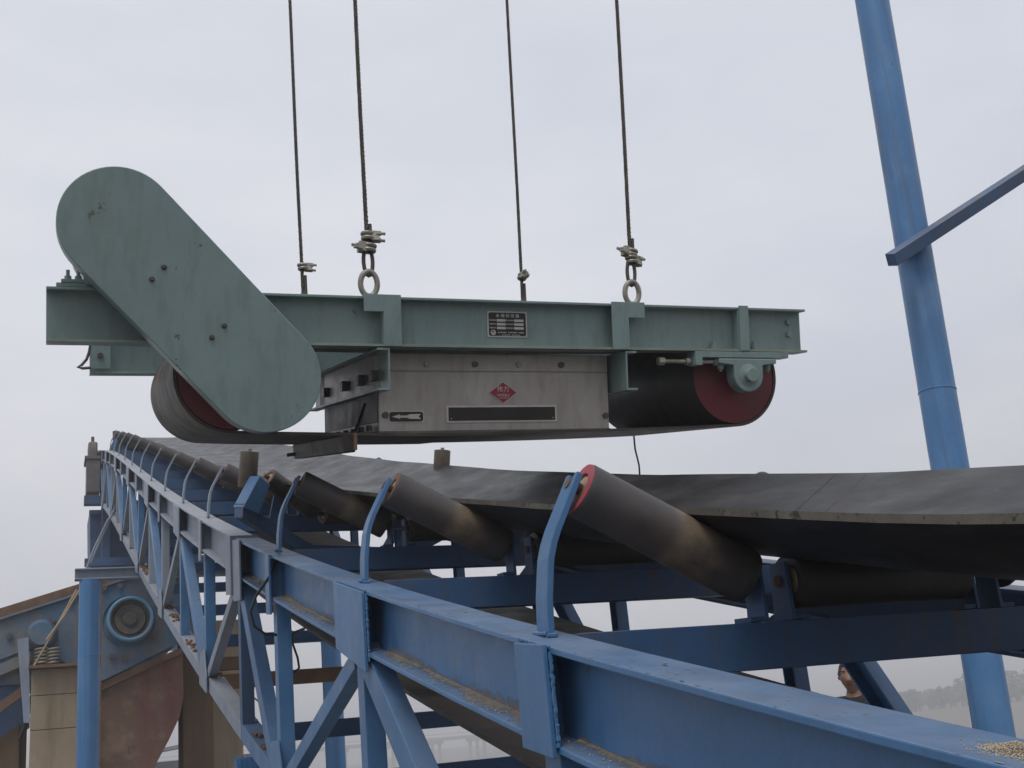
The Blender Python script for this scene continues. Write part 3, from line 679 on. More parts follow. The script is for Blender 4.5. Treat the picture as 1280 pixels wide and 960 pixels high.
# direction arrow plate
def rrect(u0, u1, w0, w1, r, n=5):
    P = []
    for cx, cy, a0 in ((u1-r, w1-r, 0), (u0+r, w1-r, 90), (u0+r, w0+r, 180), (u1-r, w0+r, 270)):
        P += [(cx+r*math.cos(R(a0+90*i/n)), cy+r*math.sin(R(a0+90*i/n))) for i in range(n+1)]
    return P
ap = sprism('arrow_plate', rrect(1.163, 1.3, -.266, -.223, .009), BV0-.003, BV0+.001, WHITE, sep, 0)
sprism('plate_face', rrect(1.167, 1.296, -.2625, -.2265, .009), BV0-.0045, BV0-.003, BLACK, ap, 0)
aw = -.2445
sprism('arrow', [(1.176,aw),(1.207,aw+.0085),(1.205,aw+.004),(1.232,aw+.0042),(1.245,aw+.0085),(1.287,aw+.0095),(1.278,aw),(1.287,aw-.0095),(1.245,aw-.0085),(1.232,aw-.0042),(1.205,aw-.004),(1.207,aw-.0085)], BV0-.0056, BV0-.0045, WHITE, ap, 0)
# rating plate on the front beam
PV = .0415
np_ = sbox('rating_plate', 1.513, 1.673, -.0025, .0, .04, .138, WHITE, sep, .0008)
sprism('plate_face', [(1.518,.05),(1.523,.045),(1.663,.045),(1.668,.05),(1.668,.128),(1.663,.133),(1.523,.133),(1.518,.128)], -.0038, -.0025, BLACK, np_, 0)
place_text('永 磁 除 铁 器', 1.594, .1205, -.0046, .0148, WHITE, np_, 1.05)
for r_i, ww in enumerate((.1035, .089, .0745)):
    for uu in (1.55, 1.62): sbox('field', uu, uu+.035 if uu < 1.6 else uu+.038, -.0046, -.0038, ww-.0045, ww+.0045, WHITE, np_, 0)
    tk = MB()
    for u0, n_ in ((1.5225, 5), (1.589, 6)):
        for k in range(n_):
            hh = random.uniform(.0022, .0036); tk.box(S(u0+k*.0052, -.0041, ww), .0033, .0008, hh, AX)
            tk.box(S(u0+k*.0052, -.0041, ww+.0028), .0026, .0008, .0008, AX)
    tk.build('small_print', WHITE, np_)
tk = MB()
for row, u0, n_, st in ((.058, 1.557, 18, .0058), (.0485, 1.572, 14, .0056)):
    for k in range(n_):
        if k % 7 == 6: continue
        tk.box(S(u0+k*st, -.0041, row), .0034, .0008, random.uniform(.0028, .0052) if row > .05 else .0025, AX)
tk.build('small_print', WHITE, np_)
ringp = [S(1.535+math.cos(a)*.0088, -.0044, .057+math.sin(a)*.0088) for a in [2*math.pi*i/24 for i in range(24)]]
MB().tube(ringp, .0017, 6, closed=True).build('emblem', WHITE, np_)
MB().box(S(1.539, -.0042, .060), .0026, .001, .013, AX).box(S(1.534, -.0042, .055), .008, .001, .0065, AX).build('emblem', WHITE, np_)
for uu in (1.5165, 1.6695):
    for ww in (.0435, .1345): MB().cyl(S(uu, -.004, ww), S(uu, -.0024, ww), .0017, 8).build('rivet', GALV, np_)

dsh = su*.0165+sv*.0415+sw*.0055
for q in [np_]+list(np_.children):
    for vtx in q.data.vertices: vtx.co += dsh

# drums
DW, DR = -.095, .200
def drum(u, m):
    d_ = scyl('drum', u, DW, .112, .988, DR-.012, ROLLER, n=64)
    for va, s in ((.108, 1), (.992, -1)):
        MB().lathe([(DR-.010,0),(DR-.010,.004),(DR-.03,.006),(.09,.016),(.06,.018),(.001,.018)], S(u, va, DW), sv*-s, 64).build('end_disc', DRUMRED, d_, smooth=True)
    scyl('shaft', u, DW, -.02, 1.14, .027, GALV, d_)
    return d_
dl, dr_ = drum(.605, 0), drum(2.635, 0)
# separator belt, one closed loop
path = []
UL, UR = .605, 2.635; rb = DR+.004
for i in range(33):
    a = math.pi/2+math.pi*i/32; path.append((UL+math.cos(a)*rb, DW+math.sin(a)*rb))
for i in range(1, 30):
    t = i/30; path.append((lerp(UL, UR, t), DW-rb-.020*math.sin(math.pi*t)**.8*(1 if t < .5 else .75)))
for i in range(33):
    a = -math.pi/2+math.pi*i/32; path.append((UR+math.cos(a)*rb, DW+math.sin(a)*rb))
for i in range(1, 12): path.append((lerp(UR, UL, i/12), DW+rb-.01*math.sin(math.pi*i/12)))
n = len(path); mbl = MB(); rows = []
cu_, cw_ = (UL+UR)/2, DW
vs = []
nv_ = 7
for (pu, pw), (qu, qw) in zip(path, path[1:]+path[:1]):
    tu, tw = qu-pu, qw-pw; ln = math.hypot(tu, tw) or 1; nu, nw = tw/ln, -tu/ln
    for th in (0, .011):
        for k in range(nv_):
            vs.append(S(pu-nu*th, lerp(.1, 1.0, k/(nv_-1)), pw-nw*th))
def vi(i, t, k): return (i % n)*2*nv_+t*nv_+k
fs = []
for i in range(n):
    for k in range(nv_-1):
        fs.append((vi(i,0,k), vi(i,0,k+1), vi(i+1,0,k+1), vi(i+1,0,k))); fs.append((vi(i,1,k), vi(i+1,1,k), vi(i+1,1,k+1), vi(i,1,k+1)))
    for k in (0, nv_-1): fs.append((vi(i,0,k), vi(i+1,0,k), vi(i+1,1,k), vi(i,1,k)))
sbelt = mbl.add(vs, fs).build('separator_belt', RUBBER2, sep, smooth=True)
# moulded cleat and its end clip
MB().prism([(.985,-.312),(1.037,-.312),(1.032,-.372),(.992,-.372)], S(0,.1,0), su, sw, sv, .91).build('cleat', RUBBER2, sbelt, bevel=.004)
MB().cyl(S(.955, .98, -.356), S(.99, .98, -.352), .008, 8).build('cleat_pin', BOLT, sbelt)
MB().box(S(1.027, .09, -.335), .012, .03, .06, AX).build('cleat_clip', ROLLWORN, sbelt, bevel=.002)
# take-up and bearing of the tail drum
tk_ = sbox('take_up_rail', 2.392, 2.832, -.006, .06, -.026, -.002, GREEN)
sbox('end_block', 2.386, 2.418, -.016, .05, -.058, -.0265, GREEN, tk_)
MB().cyl(S(2.245, .02, -.041), S(2.52, .02, -.041), .0085, 12).build('take_up_screw', GALV, tk_, smooth=True)
MB().cyl(S(2.236, .02, -.041), S(2.262, .02, -.041), .017, 6).build('screw_head', GALV, tk_)
for uu in (2.36, 2.49): MB().cyl(S(uu, .02, -.041), S(uu+.016, .02, -.041), .016, 6).build('nut', GALV, tk_)
bu = 2.633
pb = sprism('pillow_block', [(bu-.135,-.03),(bu+.135,-.03),(bu+.135,-.05),(bu+.075,-.056),(bu+.068,-.06)]+[(bu+.068*math.cos(R(-a)), -.098+.066*math.sin(R(-a))) for a in range(0, 181, 12)]+[(bu-.068,-.06),(bu-.075,-.056),(bu-.135,-.05)], -.012, .05, GREEN, None, .004)
MB().lathe([(.001,-.012),(.026,-.012),(.028,-.01),(.028,.012),(.036,.014),(.046,.017),(.048,.022)], S(bu, -.03, -.098), sv, 32).build('bearing_cap', GREEN, pb, smooth=True)
for uu in (bu-.112, bu+.112):
    MB().cyl(S(uu, .02, -.07), S(uu, .02, -.0505), .014, 6).build('nut', GREEN, pb)
    MB().cyl(S(uu, .02, -.08), S(uu, .02, -.06), .007, 8).build('bolt', GREEN, pb)
# drive end: gear motor, plinth and guard
mp_ = sbox('motor_plinth', .03, .42, .002, .5, HB+.0005, HB+.014, GREEN)
sbox('plinth_foot', .045, .13, .0, .11, HB+.0145, HB+.026, GREEN, mp_)
for uu in (.066, .098):
    MB().cyl(S(uu, .04, HB+.026), S(uu, .04, HB+.042), .011, 6).build('bolt', GREEN, mp_)
    MB().cyl(S(uu, .04, HB+.042), S(uu, .04, HB+.062), .006, 10).build('stud', GREEN, mp_)
gm = MB().cyl(S(.215, .03, .375), S(.215, .5, .375), .13, 32).build('gear_motor', GREEN, sep, smooth=True)
MB().box(S(.215, .25, .275), .2, .3, .16, AX).build('motor_foot', GREEN, gm, bevel=.004)
gc0, gc1, gr = (.215, .375), (.681, -.119), .187
dv = V((gc1[0]-gc0[0], gc1[1]-gc0[1])); dv.normalize(); base_a = math.atan2(dv.y, dv.x)
def stadium(r):
    P = [(gc1[0]+r*math.cos(base_a-math.pi/2+math.pi*i/28), gc1[1]+r*math.sin(base_a-math.pi/2+math.pi*i/28)) for i in range(29)]
    P += [(gc0[0]+r*math.cos(base_a+math.pi/2+math.pi*i/28), gc0[1]+r*math.sin(base_a+math.pi/2+math.pi*i/28)) for i in range(29)]
    return P
gd = sprism('drive_guard', stadium(gr), -.1, -.02, GREENG, None, .003, smooth=True)
gd['label'] = 'big green lozenge guard over the drive'
for uu, ww in ((.356,.237),(.318,.196),(.546,.049),(.506,.009)):
    MB().lathe([(.001,-.008),(.005,-.008),(.0075,-.005),(.0075,0),(.0095,0)], S(uu, -.1005, ww), sv, 14).build('bolt', BOLT, gd, smooth=True)
sbox('guard_bracket', .12, .2, -.02, .0, .1865, .28, GREEN, gd)
MB().cyl(S(.681-.07, -.02, -.095), S(.681-.07, .05, -.095), .075, 24).build('shaft_cover', GREEN, gd, smooth=True)
# rear end plate and hooked rod at the left of the rear beam
rp = sbox('end_plate', .172, .25, GAU-.008, GAU-.0, .02, .13, GREEN)
MB().cyl(S(.21, GAU-.02, .075), S(.21, GAU-.008, .075), .012, 6).build('bolt', BOLT, rp)
MB().tube([S(.172+x, GAU-.004, z) for x, z in ((.0,.12),(-.005,.09),(-.015,.06),(-.035,.035),(-.05,.028),(-.03,.022),(.0,.025))], .006, 8).build('hook_rod', BOLT, rp, smooth=True)
MB().cyl(S(2.05, .56, -.31), S(2.05, .56, -.31), .001, 4)
# ------------------------------------------------------------------ wire ropes
def rope_points(a, b, n): return [V(a).lerp(V(b), i/n) for i in range(n+1)]
def clip_(parent, c, t, side, s=1.0):
    t = t.normalized(); side = (side-t*side.dot(t)).normalized(); k = t.cross(side)
    mb = MB(); 
    mb.tube([c+side*(math.cos(a)*.021*s-.002)+k*(math.sin(a)*.017*s)+t*.0 for a in [2*math.pi*i/14 for i in range(14)]], .0072*s, 8, closed=True)
    mb.tube([c-t*.018*s+side*(math.cos(a)*.02*s)+k*(math.sin(a)*.017*s) for a in [2*math.pi*i/14 for i in range(14)]], .0075*s, 8, closed=True)
    mb.box(c-t*.009*s+side*.026*s, .03*s, .03*s, .036*s, (side, k, t))
    o = mb.build('rope_clip', GALV, parent, smooth=True)
    for e, q in ((-.018, .011), (0, -.011)):
        p0 = c+t*e*s+side*.03*s+k*q*s
        MB().cyl(p0, p0+side*.016*s, .0105*s, 6).build('nut', GALV, o)
        MB().cyl(p0, p0+side*.032*s, .006*s, 8).build('stud', GALV, o)
    return o
def rope(label, uu, v0, topxy, clips, clip_s=1.0):
    eye = S(uu, v0, HB+.085)
    top = atY(topxy[0], topxy[1], eye.y)
    dirn = (top-eye).normalized(); end = eye+dirn*3.4
    r = thing('wire_rope', eye, label, 'wire rope', 'wire ropes holding the separator')
    n = 520; mb = MB(); e1 = dirn.orthogonal().normalized(); e2 = dirn.cross(e1)
    start = eye+dirn*.115
    for sidx in range(3):
        pts = []
        for i in range(n+1):
            t = i/n; p = start.lerp(end, t); a = 2*math.pi*(sidx/3+t*62)
            sl = .0035*math.sin(t*9+uu*3)
            pts.append(p+(e1*math.cos(a)+e2*math.sin(a))*.0042+e1*sl*min(1, t*6))
        mb.tube(pts, .0046, 5, caps=True)
    mb.build('rope', ROPE, r, smooth=True)
    # eye loop round the lifting eye
    k = su; lp = []
    for i in range(17):
        a = -math.pi*.92+(2*math.pi*.92)*i/16
        lp.append(eye+dirn*.052-dirn*(.056*math.cos(a))+k*(.017*math.sin(a)))
    MB().tube([start]+lp+[start+k*.012, start+dirn*.03+k*.013], .0075, 8).build('loop', ROPE, r, smooth=True)
    # the dead end lying beside the rope above the clips
    MB().tube([start+k*.013+dirn*h for h in (-.01, .02, .05, .085)], .0075, 8).build('dead_end', ROPE, r, smooth=True)
    for h, ang in clips:
        clip_(r, start+dirn*h+k*.006, dirn+su*.25*math.sin(ang), su*math.cos(ang)-sv*math.sin(ang)*.7, clip_s)
rope('front wire rope on the left lifting eye, two clips', 1.08, .047, (444, 0), ((.045, R(20)), (-.002, R(170))))
rope('front wire rope on the right lifting eye, knotted clips', 2.147, .047, (771, 0), ((.03, R(165)), (.0, R(-25))))
rope('thin rear wire rope behind the drive guard, single clip', 1.075, GAU+.047, (362, 0), ((.135, R(0)),), .95)
rope('thin rear wire rope above the rating plate, single clip', 2.14, GAU+.047, (634, 0), ((.13, R(90)),), .95)

# thin cable dropping from the separator to the conveyor
cb = MB().tube([S(2.66, 1.06, -.1), S(2.665, 1.06, -.25), S(2.672, 1.06, -.36), S(2.685, 1.05, -.44), S(2.685, 1.04, -.6)], .0045, 8).build('power_cable', CABLE, smooth=True)
tag(cb, 'thin black cable hanging below the right side of the separator', 'cable')

# ------------------------------------------------------------------ blue pole and strut behind the belt
pb0, pb1 = atY(1240, 900, 3.63), atY(1090, 0, 3.63)
dp = (pb1-pb0).normalized()
pole = thing('round_pole', pb0+dp*((GZ-pb0.z)/dp.z), 'tall leaning round blue pole rising behind the belt at right', 'pole')
base = pb0+dp*((GZ-pb0.z)/dp.z); ptop = pb1+dp*3
ring = (atY(1180, 490, 3.63)-base).dot(dp)
MB().tube([base, base+dp*ring, ptop], .112, 36).build('pole_tube', COLBLUE, pole, smooth=True)
MB().lathe([(.1125,-.006),(.1155,-.003),(.1155,.003),(.1125,.006)], base+dp*ring, dp, 36).build('weld_seam', COLBLUE, pole, smooth=True)
s0, s1 = atY(1114, 325, 3.44), atY(1330, 184, 3.44)
st = MB(); t = (s1-s0).normalized(); n_ = V((0,-1,0)); up = t.cross(n_); up = up if up.z > 0 else -up
ca, sa = math.cos(R(24)), math.sin(R(24)); a1 = V((0,1,0))*ca+up*sa; up2 = up*ca-V((0,1,0))*sa
st.sweep([s0, s1+t*1.0], a1, up2, [(-.035,-.04),(.035,-.04),(.035,.04),(-.035,.04)])
tag(st.build('steel_strut', BLUED, bevel=.001), 'dark blue steel strut crossing the pole and leaving at right', 'strut')

jp = s0+t*.33
MB().box(jp+V((0,.1,-.02)), .16, .14, .012, (t, V((0,1,0)), up)).build('joint_plate', BLUED, pole, bevel=.001)
# ------------------------------------------------------------------ screening plant at lower left
YS = 12.0
def P(x, y, Y=YS): q = atY(x, y, Y); return (q.x, q.z)
vsn = thing('vibrating_screen', (atY(100, 850, YS).x, YS+.7, .6), 'dusty blue vibrating screen with a round drive guard under the conveyor', 'vibrating screen')
MB().prism([P(-70,797), P(95,746), P(190,714), P(240,738), P(245,800), P(225,803), P(120,855), P(95,835), P(40,810), P(-70,850)], (0,YS,0), X1, Z1, Y1, .03).build('side_plate', SCRBLUE, vsn, bevel=.004)
MB().prism([P(-70,795), P(95,750), P(190,720), P(225,800), P(120,850), P(-70,860)], (0,YS+.031,0), X1, Z1, Y1, 1.6).build('deck_box', SCRBLUE, vsn)
MB().prism([P(-70,780), P(95,729), P(182,701), P(182,722), P(95,747), P(-70,800)], (0,YS+.12,0), X1, Z1, Y1, 1.5).build('deck_edge', RUSTM, vsn)
a, b = atY(-70, 797, YS), atY(190, 714, YS)
MB().sweep([a, b], Y1, Z1, [(-.05,-.01),(.03,-.01),(.03,.015),(-.05,.015)]).build('top_flange', SCRBLUE, vsn, bevel=.003)
a, b = atY(-70, 868, YS), atY(38, 822, YS)
MB().sweep([a, b], Y1, Z1, [(-.06,-.06),(.0,-.06),(.0,.06),(-.06,.06)]).build('lower_flange', SCRBLUE, vsn, bevel=.003)
fc = atY(163, 773, YS-.26); rr = .245
fg = MB().lathe([(rr,.26),(rr,.0),(rr*.93,-.008),(rr*.86,0),(rr*.86,.05)], fc, Y1, 40).build('flywheel_guard', SCRBLUE2, vsn, smooth=True)
MB().lathe([(rr*.86,.05),(rr*.7,.07),(rr*.66,.04),(rr*.3,.06),(rr*.26,.02),(rr*.1,.015),(.001,.015)], fc, Y1, 40).build('flywheel', FLYW, fg, smooth=True)
MB().lathe([(rr*.3,.0),(rr*.3,-.02),(rr*.12,-.03),(.001,-.03)], fc+V((0,.06,0)), Y1, 24).build('hub', SCRBLUE, fg, smooth=True)
MB().lathe([(rr+.035,.24),(rr+.035,.262)], fc, Y1, 40).build('guard_flange', SCRBLUE, vsn, smooth=True)
for x, y in ((130,735),(150,732),(65,775),(38,788),(12,795),(140,820),(155,823),(195,795),(88,752)):
    MB().cyl(atY(x, y, YS-.05), atY(x, y, YS), .032, 10).build('bolt', DARKST, vsn, smooth=True)
MB().lathe([(.001,-.02),(.12,-.02),(.17,.12),(.18,.16)], atY(52, 792, YS-.12), Y1, 20).build('spring_seat', SCRBLUE, vsn, smooth=True)
MB().prism([P(22,803),P(36,800),P(38,905),P(30,905)], (0,YS-.3,0), X1, Z1, Y1, .06).build('side_rib', GREY, vsn)
# springs stacked on the pier
for k, xx in enumerate((51, 66)):
    pts = []
    c0 = atY(xx, 834, YS-.1)
    for i in range(61):
        a = 2*math.pi*i/12; pts.append(c0+V((math.cos(a)*.062, math.sin(a)*.062, .02+.036*i/12)))
    tag(MB().tube(pts, .0125, 8).build('coil_spring', GALV, smooth=True), 'left coil spring on top of the concrete pier' if k == 0 else 'right coil spring on top of the concrete pier, beside its twin', 'spring', 'springs under the screen')
pA, pB = atY(40, 838, YS), atY(99, 838, YS)
pier = thing('concrete_pier', ((pA.x+pB.x)/2, YS+.1, GZ), 'stained concrete pier left of the blue column, springs on top', 'pier')
zt_ = pA.z-.02
for zz0, zz1 in ((GZ, zt_-1.3), (zt_-1.294, zt_-.62), (zt_-.614, zt_-.27), (zt_-.264, zt_)):
    MB().box(((pA.x+pB.x)/2+random.uniform(-.002,.002), YS+.15, (zz0+zz1)/2), pB.x-pA.x, .9, zz1-zz0).build('concrete_lift', CONC, pier, bevel=.004)
MB().box(((pA.x+pB.x)/2, YS+.0, zt_+.0165), pB.x-pA.x+.06, .95, .03).build('steel_bearing_plate', RUSTM, pier, bevel=.003)
MB().box((pA.x-.10, YS+.4, (zt_-.5+GZ)/2), .12, .5, zt_-.5-GZ).build('concrete_rib', CONCD, pier, bevel=.01)
pC, pD = atY(262, 775, YS+.7), atY(301, 775, YS+.7)
p2 = thing('concrete_pier', ((pC.x+pD.x)/2, YS+.9, GZ), 'tan concrete pier right of the hopper, behind the truss', 'pier')
for y0_, y1_, mm in ((775, 822, CONC), (822.5, 838, CONCD), (838.5, 4000, CONC)):
    za = atY(280, y0_, YS+.7).z; zb_ = GZ if y1_ > 3000 else atY(280, y1_, YS+.7).z
    MB().box(((pC.x+pD.x)/2, YS+.95, (za+zb_)/2), pD.x-pC.x+(.03 if mm is CONCD else 0), .5, za-zb_).build('concrete_lift', mm, p2, bevel=.01)
pE, pF = atY(228, 790, YS+.3), atY(266, 790, YS+.3)
tag(MB().box(((pE.x+pF.x)/2, YS+.6, (pE.z+GZ)/2), pF.x-pE.x, .5, pE.z-GZ).build('brown_column', CONCD, bevel=.01), 'dark brown stained column between the hopper and the tan pier', 'column')
# hopper under the screen
hop = thing('hopper', (atY(170, 900, YS).x, YS+.5, -.6), 'rust and tan streaked steel hopper with curved side below the screen', 'hopper')
hpoly = [P(100,868), P(120,858), P(200,822), P(229,814), P(231,870), P(226,895), P(212,925), P(196,955), P(180,985), P(160,1010), P(100,1010)]
MB().prism(hpoly, (0,YS+.1,0), X1, Z1, Y1, 1.1).build('hopper_shell', HOP, hop, bevel=.01)
MB().prism([P(110,860), P(229,808), P(229,816), P(110,870)], (0,YS+.04,0), X1, Z1, Y1, .06).build('rim', RUSTM, hop)
# left: chute side, rusty channel, cables and sticks
lb = thing('feed_chute', (atY(10, 900, YS).x, YS+.4, 0), 'dark dusty steel chute at the lower left edge under the screen', 'chute')
MB().prism([P(-60,845), P(34,828), P(36,905), P(0,935), P(-60,960)], (0,YS+.08,0), X1, Z1, Y1, .9).build('chute_wall', BLUED, lb, bevel=.006)
MB().prism([P(-60,935), P(0,922), P(24,905), P(24,1010), P(-60,1010)], (0,YS+.02,0), X1, Z1, Y1, .9).build('lower_wall', CONCD, lb, bevel=.006)
a, b = atY(-40, 915, YS-.12), atY(31, 862, YS-.12)
tag(MB().sweep([a, b], Y1, (b-a).cross(Y1).normalized(), [(-.05,-.045),(.05,-.045),(.05,-.03),(-.035,-.03),(-.035,.03),(.05,.03),(.05,.045),(-.05,.045)]).build('rusty_channel', RUSTM, bevel=.002), 'rusty steel channel sloping up from the lower left corner', 'steel channel')
def line(name, pts, Y, r, m, label, cat, smooth=True):
    P3 = []
    for q in pts: P3.append(atY(q[0], q[1], q[2] if len(q) > 2 else Y))
    return tag(MB().tube(P3, r, 8).build(name, m, smooth=smooth), label, cat)
line('pole_stick', [(96,737),(70,785),(42,833)], YS-.3, .012, STICK, 'left one of two thin pale sticks leaning beside the blue column', 'stick')
line('pole_stick', [(99,738),(80,770),(58,800)], YS-.35, .011, STICK, 'right shorter one of two thin pale sticks leaning beside the blue column', 'stick')
line('stay_rod', [(136,648),(118,685),(104,722)], 13.0, .014, GREY, 'outer thin grey rod sloping down from the head support', 'rod')
line('stay_rod', [(146,630),(130,664),(113,704)], 13.4, .014, GREY, 'inner thin grey rod sloping down from the truss to the cap beam', 'rod')
line('black_hose', [(44,838),(42,860),(36,890),(28,915),(22,926)], YS-.25, .02, CABLE, 'black hose hanging down the left side of the concrete pier', 'hose')
# loose cable looped over the truss near the splice
z_ = lambda y: zc(y)
line('loose_cable', [(470,694,2.5),(400,694,2.42),(365,696,2.38),(345,702,2.3),(336,722,2.27),(320,745,2.26),(313,765,2.26),(318,783,2.26),(332,793,2.26),(360,794,2.3),(380,786,2.5)], 2.3, .005, CABLE, 'black cable looped over the top chord and round the post', 'cable')
line('loose_cable', [(364,788,2.35),(366,805,2.35),(372,822,2.35),(374,835,2.35),(368,840,2.35),(362,839,2.35)], 2.35, .004, CABLE, 'short hooked tail of black cable hanging beside the post', 'cable')
line('thin_wire', [(300,855,3.4),(312,868,3.4),(330,882,3.4)], 3.4, .003, CABLE, 'thin dark wire slanting behind the truss post', 'wire')
# shed roof seen past the hopper
sh = thing('shed', (1.2, 21, GZ), 'pale metal shed just showing between the hopper and the brown column', 'shed')
ra, rb_, rc_ = atY(196, 930, 20), atY(245, 922, 20), atY(245, 880, 24)
MB().prism([(ra.x-1.0, ra.z-.25),(rb_.x+1.6, ra.z+.1),(rb_.x+1.6, ra.z+.16),(ra.x-1.0, ra.z-.19)], (0,20,0), X1, Z1, Y1, 3.5).build('roof', ROOFM, sh)
MB().box(((ra.x+rb_.x)/2+.3, 21.7, (ra.z-.3+GZ)/2), 2.8, 3.0, ra.z-.3-GZ).build('wall', HAZEW, sh)
mo = atY(312, 955, 7.0)
bm_ = thing('drive_motor', (mo.x, mo.y, mo.z-.3), 'small blue drive motor low behind the bottom chord', 'motor')
MB().cyl(mo+V((-.1,0,-.05)), mo+V((.12,0,-.05)), .1, 20).build('motor_body', COLBLUE, bm_, smooth=True)
for k in range(6): MB().lathe([(.1,-.004),(.112,-.004),(.112,.004),(.1,.004)], mo+V((-.08+.035*k,0,-.05)), X1, 20).build('cooling_fin', COLBLUE, bm_)
MB().box(mo+V((.01,0,-.8)), .2, .2, 1.3).build('pedestal', BLUED, bm_)

# ------------------------------------------------------------------ gravel and debris
def gravel(name, pts, label, smin, smax, m=STONE):
    mb = MB()
    for c in pts:
        s = random.uniform(smin, smax); c = V(c)
        q = [V((random.uniform(-1,1), random.uniform(-1,1), random.uniform(-.7,.7))).normalized()*s*random.uniform(.7,1.1) for _ in range(1)]
        a = random.uniform(0, 6.28); vs = []
        for zz, k in ((-.5, .75), (.1, 1.0), (.6, .55)):
            for j in range(5): vs.append(c+V((math.cos(a+j*1.2566)*s*k*random.uniform(.75,1.1), math.sin(a+j*1.2566)*s*k*random.uniform(.75,1.1), zz*s)))
        mb.add(vs, [(0,1,2,3,4)[::-1], (10,11,12,13,14)]+[(r5*5+j, r5*5+(j+1) % 5, r5*5+5+(j+1) % 5, r5*5+5+j) for r5 in (0,1) for j in range(5)])
    return tag(mb.build(name, m), label, 'gravel', kind='stuff')
pp = []
for k in range(3600):
    r1, a = abs(random.gauss(0, .0125)), random.uniform(0, 6.28)
    y = -.985+math.sin(a)*r1*1.5; x = .0+math.cos(a)*r1*1.0
    pp.append((x, y, zc(y)+.001+max(0, .009-r1*.42)*random.random()))
for k in range(26):
    y = random.uniform(-.85, 1.6); pp.append((random.uniform(-.04,.045), y, zc(y)+.0015))
gravel('gravel_on_chord', pp, 'little heap of pale gravel on the near end of the blue chord', .0003, .0011)
pp = []
for k in range(420):
    y = random.uniform(1.2, 10); x = random.uniform(-.03, .03)
    if math.sin(y*3.1)+math.sin(y*7.7) < .1: continue
    pp.append((x, y, zc(y)-HT(y)+.004+random.random()*.006))
gravel('debris_on_bottom_chord', pp, 'brown stones and dirt lying along the bottom chord', .006, .02, RUSTM)
pp = []
for k in range(520):
    y = random.uniform(-.9, 3.0); pp.append((-random.uniform(.008,.046)**1.0, y, zc(y)-HC+.0125))
gravel('grit_on_lower_flange', pp, 'dusty grit lying on the lower flange of the blue chord', .0008, .0022, STONE)

# ------------------------------------------------------------------ person on the walkway beyond
pc = CAM+ray(1064, 843)*8.0
FZ = pc.z-1.60
wk = thing('walkway', (pc.x, pc.y, FZ-.06), 'steel walkway on the far side of the conveyor where a person stands', 'walkway')
MB().box((pc.x+.1, pc.y+.3, FZ-.02), 1.0, 5.0, .04).build('deck_plate', BLUED, wk, bevel=.003)
for yy in (-2, .3, 2.6): MB().box((pc.x+.1, pc.y+yy, (FZ-.04+GZ)/2), .12, .12, FZ-.045-GZ).build('post', BLUED, wk)
face = R(205)                                # facing: rotation of the figure about Z (0 looks along -Y)
per = thing('person', (pc.x, pc.y, FZ), 'person with short black hair in a dark jacket behind the blue brace', 'person')
per_rot = Matrix.Rotation(R(-48), 3, 'Z')
def skin_obj(name, verts, edges, radii, m, parent, sub=2):
    me = bpy.data.meshes.new(name); me.from_pydata(verts, edges, [])
    o = bpy.data.objects.new(name, me); COL.objects.link(o); o.parent = parent
    me.materials.append(m)
    sm = o.modifiers.new('skin', 'SKIN'); sm.use_smooth_shade = True
    for vtx, r in zip(me.skin_vertices[0].data, radii): vtx.radius = r if isinstance(r, tuple) else (r, r)
    me.skin_vertices[0].data[0].use_root = True
    ss = o.modifiers.new('subsurf', 'SUBSURF'); ss.levels = sub; ss.render_levels = sub
    return o
def body_graph():
    v, e, r = [], [], []
    def add(p, rad, par=None):
        v.append(p); r.append(rad)
        if par is not None: e.append((par, len(v)-1))
        return len(v)-1
    pel = add((0,0,.93), (.15,.105)); wa = add((0,.0,1.08), (.135,.095), pel); chs = add((0,.0,1.26), (.165,.11), wa)
    sh_ = add((0,.01,1.37), (.09,.07), chs); nk = add((0,.005,1.46), .055, sh_); hd0 = add((0,-.01,1.53), .058, nk)
    for s in (-1, 1):
        a = add((s*.165,.01,1.35), .045, sh_); b = add((s*.225,.02,1.12), .04, a); c = add((s*.235,-.02,.87), .034, b); h = add((s*.235,-.04,.79), (.022,.04), c)
        for k, (dx, L_) in enumerate(((-.026,.07),(-.009,.085),(.009,.08),(.026,.065))):
            q = add((s*.235, -.045+dx, .745), .0095, h); q2 = add((s*.232, -.05+dx, .745-L_*.5), .0085, q); add((s*.222, -.052+dx, .745-L_), .007, q2)
        q = add((s*.228, -.085, .775), .011, h); add((s*.222, -.1, .735), .009, q)
        l = add((s*.09,0,.86), .088, pel); kn = add((s*.1,-.015,.48), .06, l); an = add((s*.105,.015,.09), .042, kn); ft = add((s*.11,-.06,.04), (.045,.035), an); add((s*.115,-.15,.03), (.04,.022), ft)
    return v, e, r
v, e, r = body_graph()
def rotv(p): return tuple(per_rot @ V(p))
body = skin_obj('body', [rotv(p) for p in v], e, r, SKIN, per)
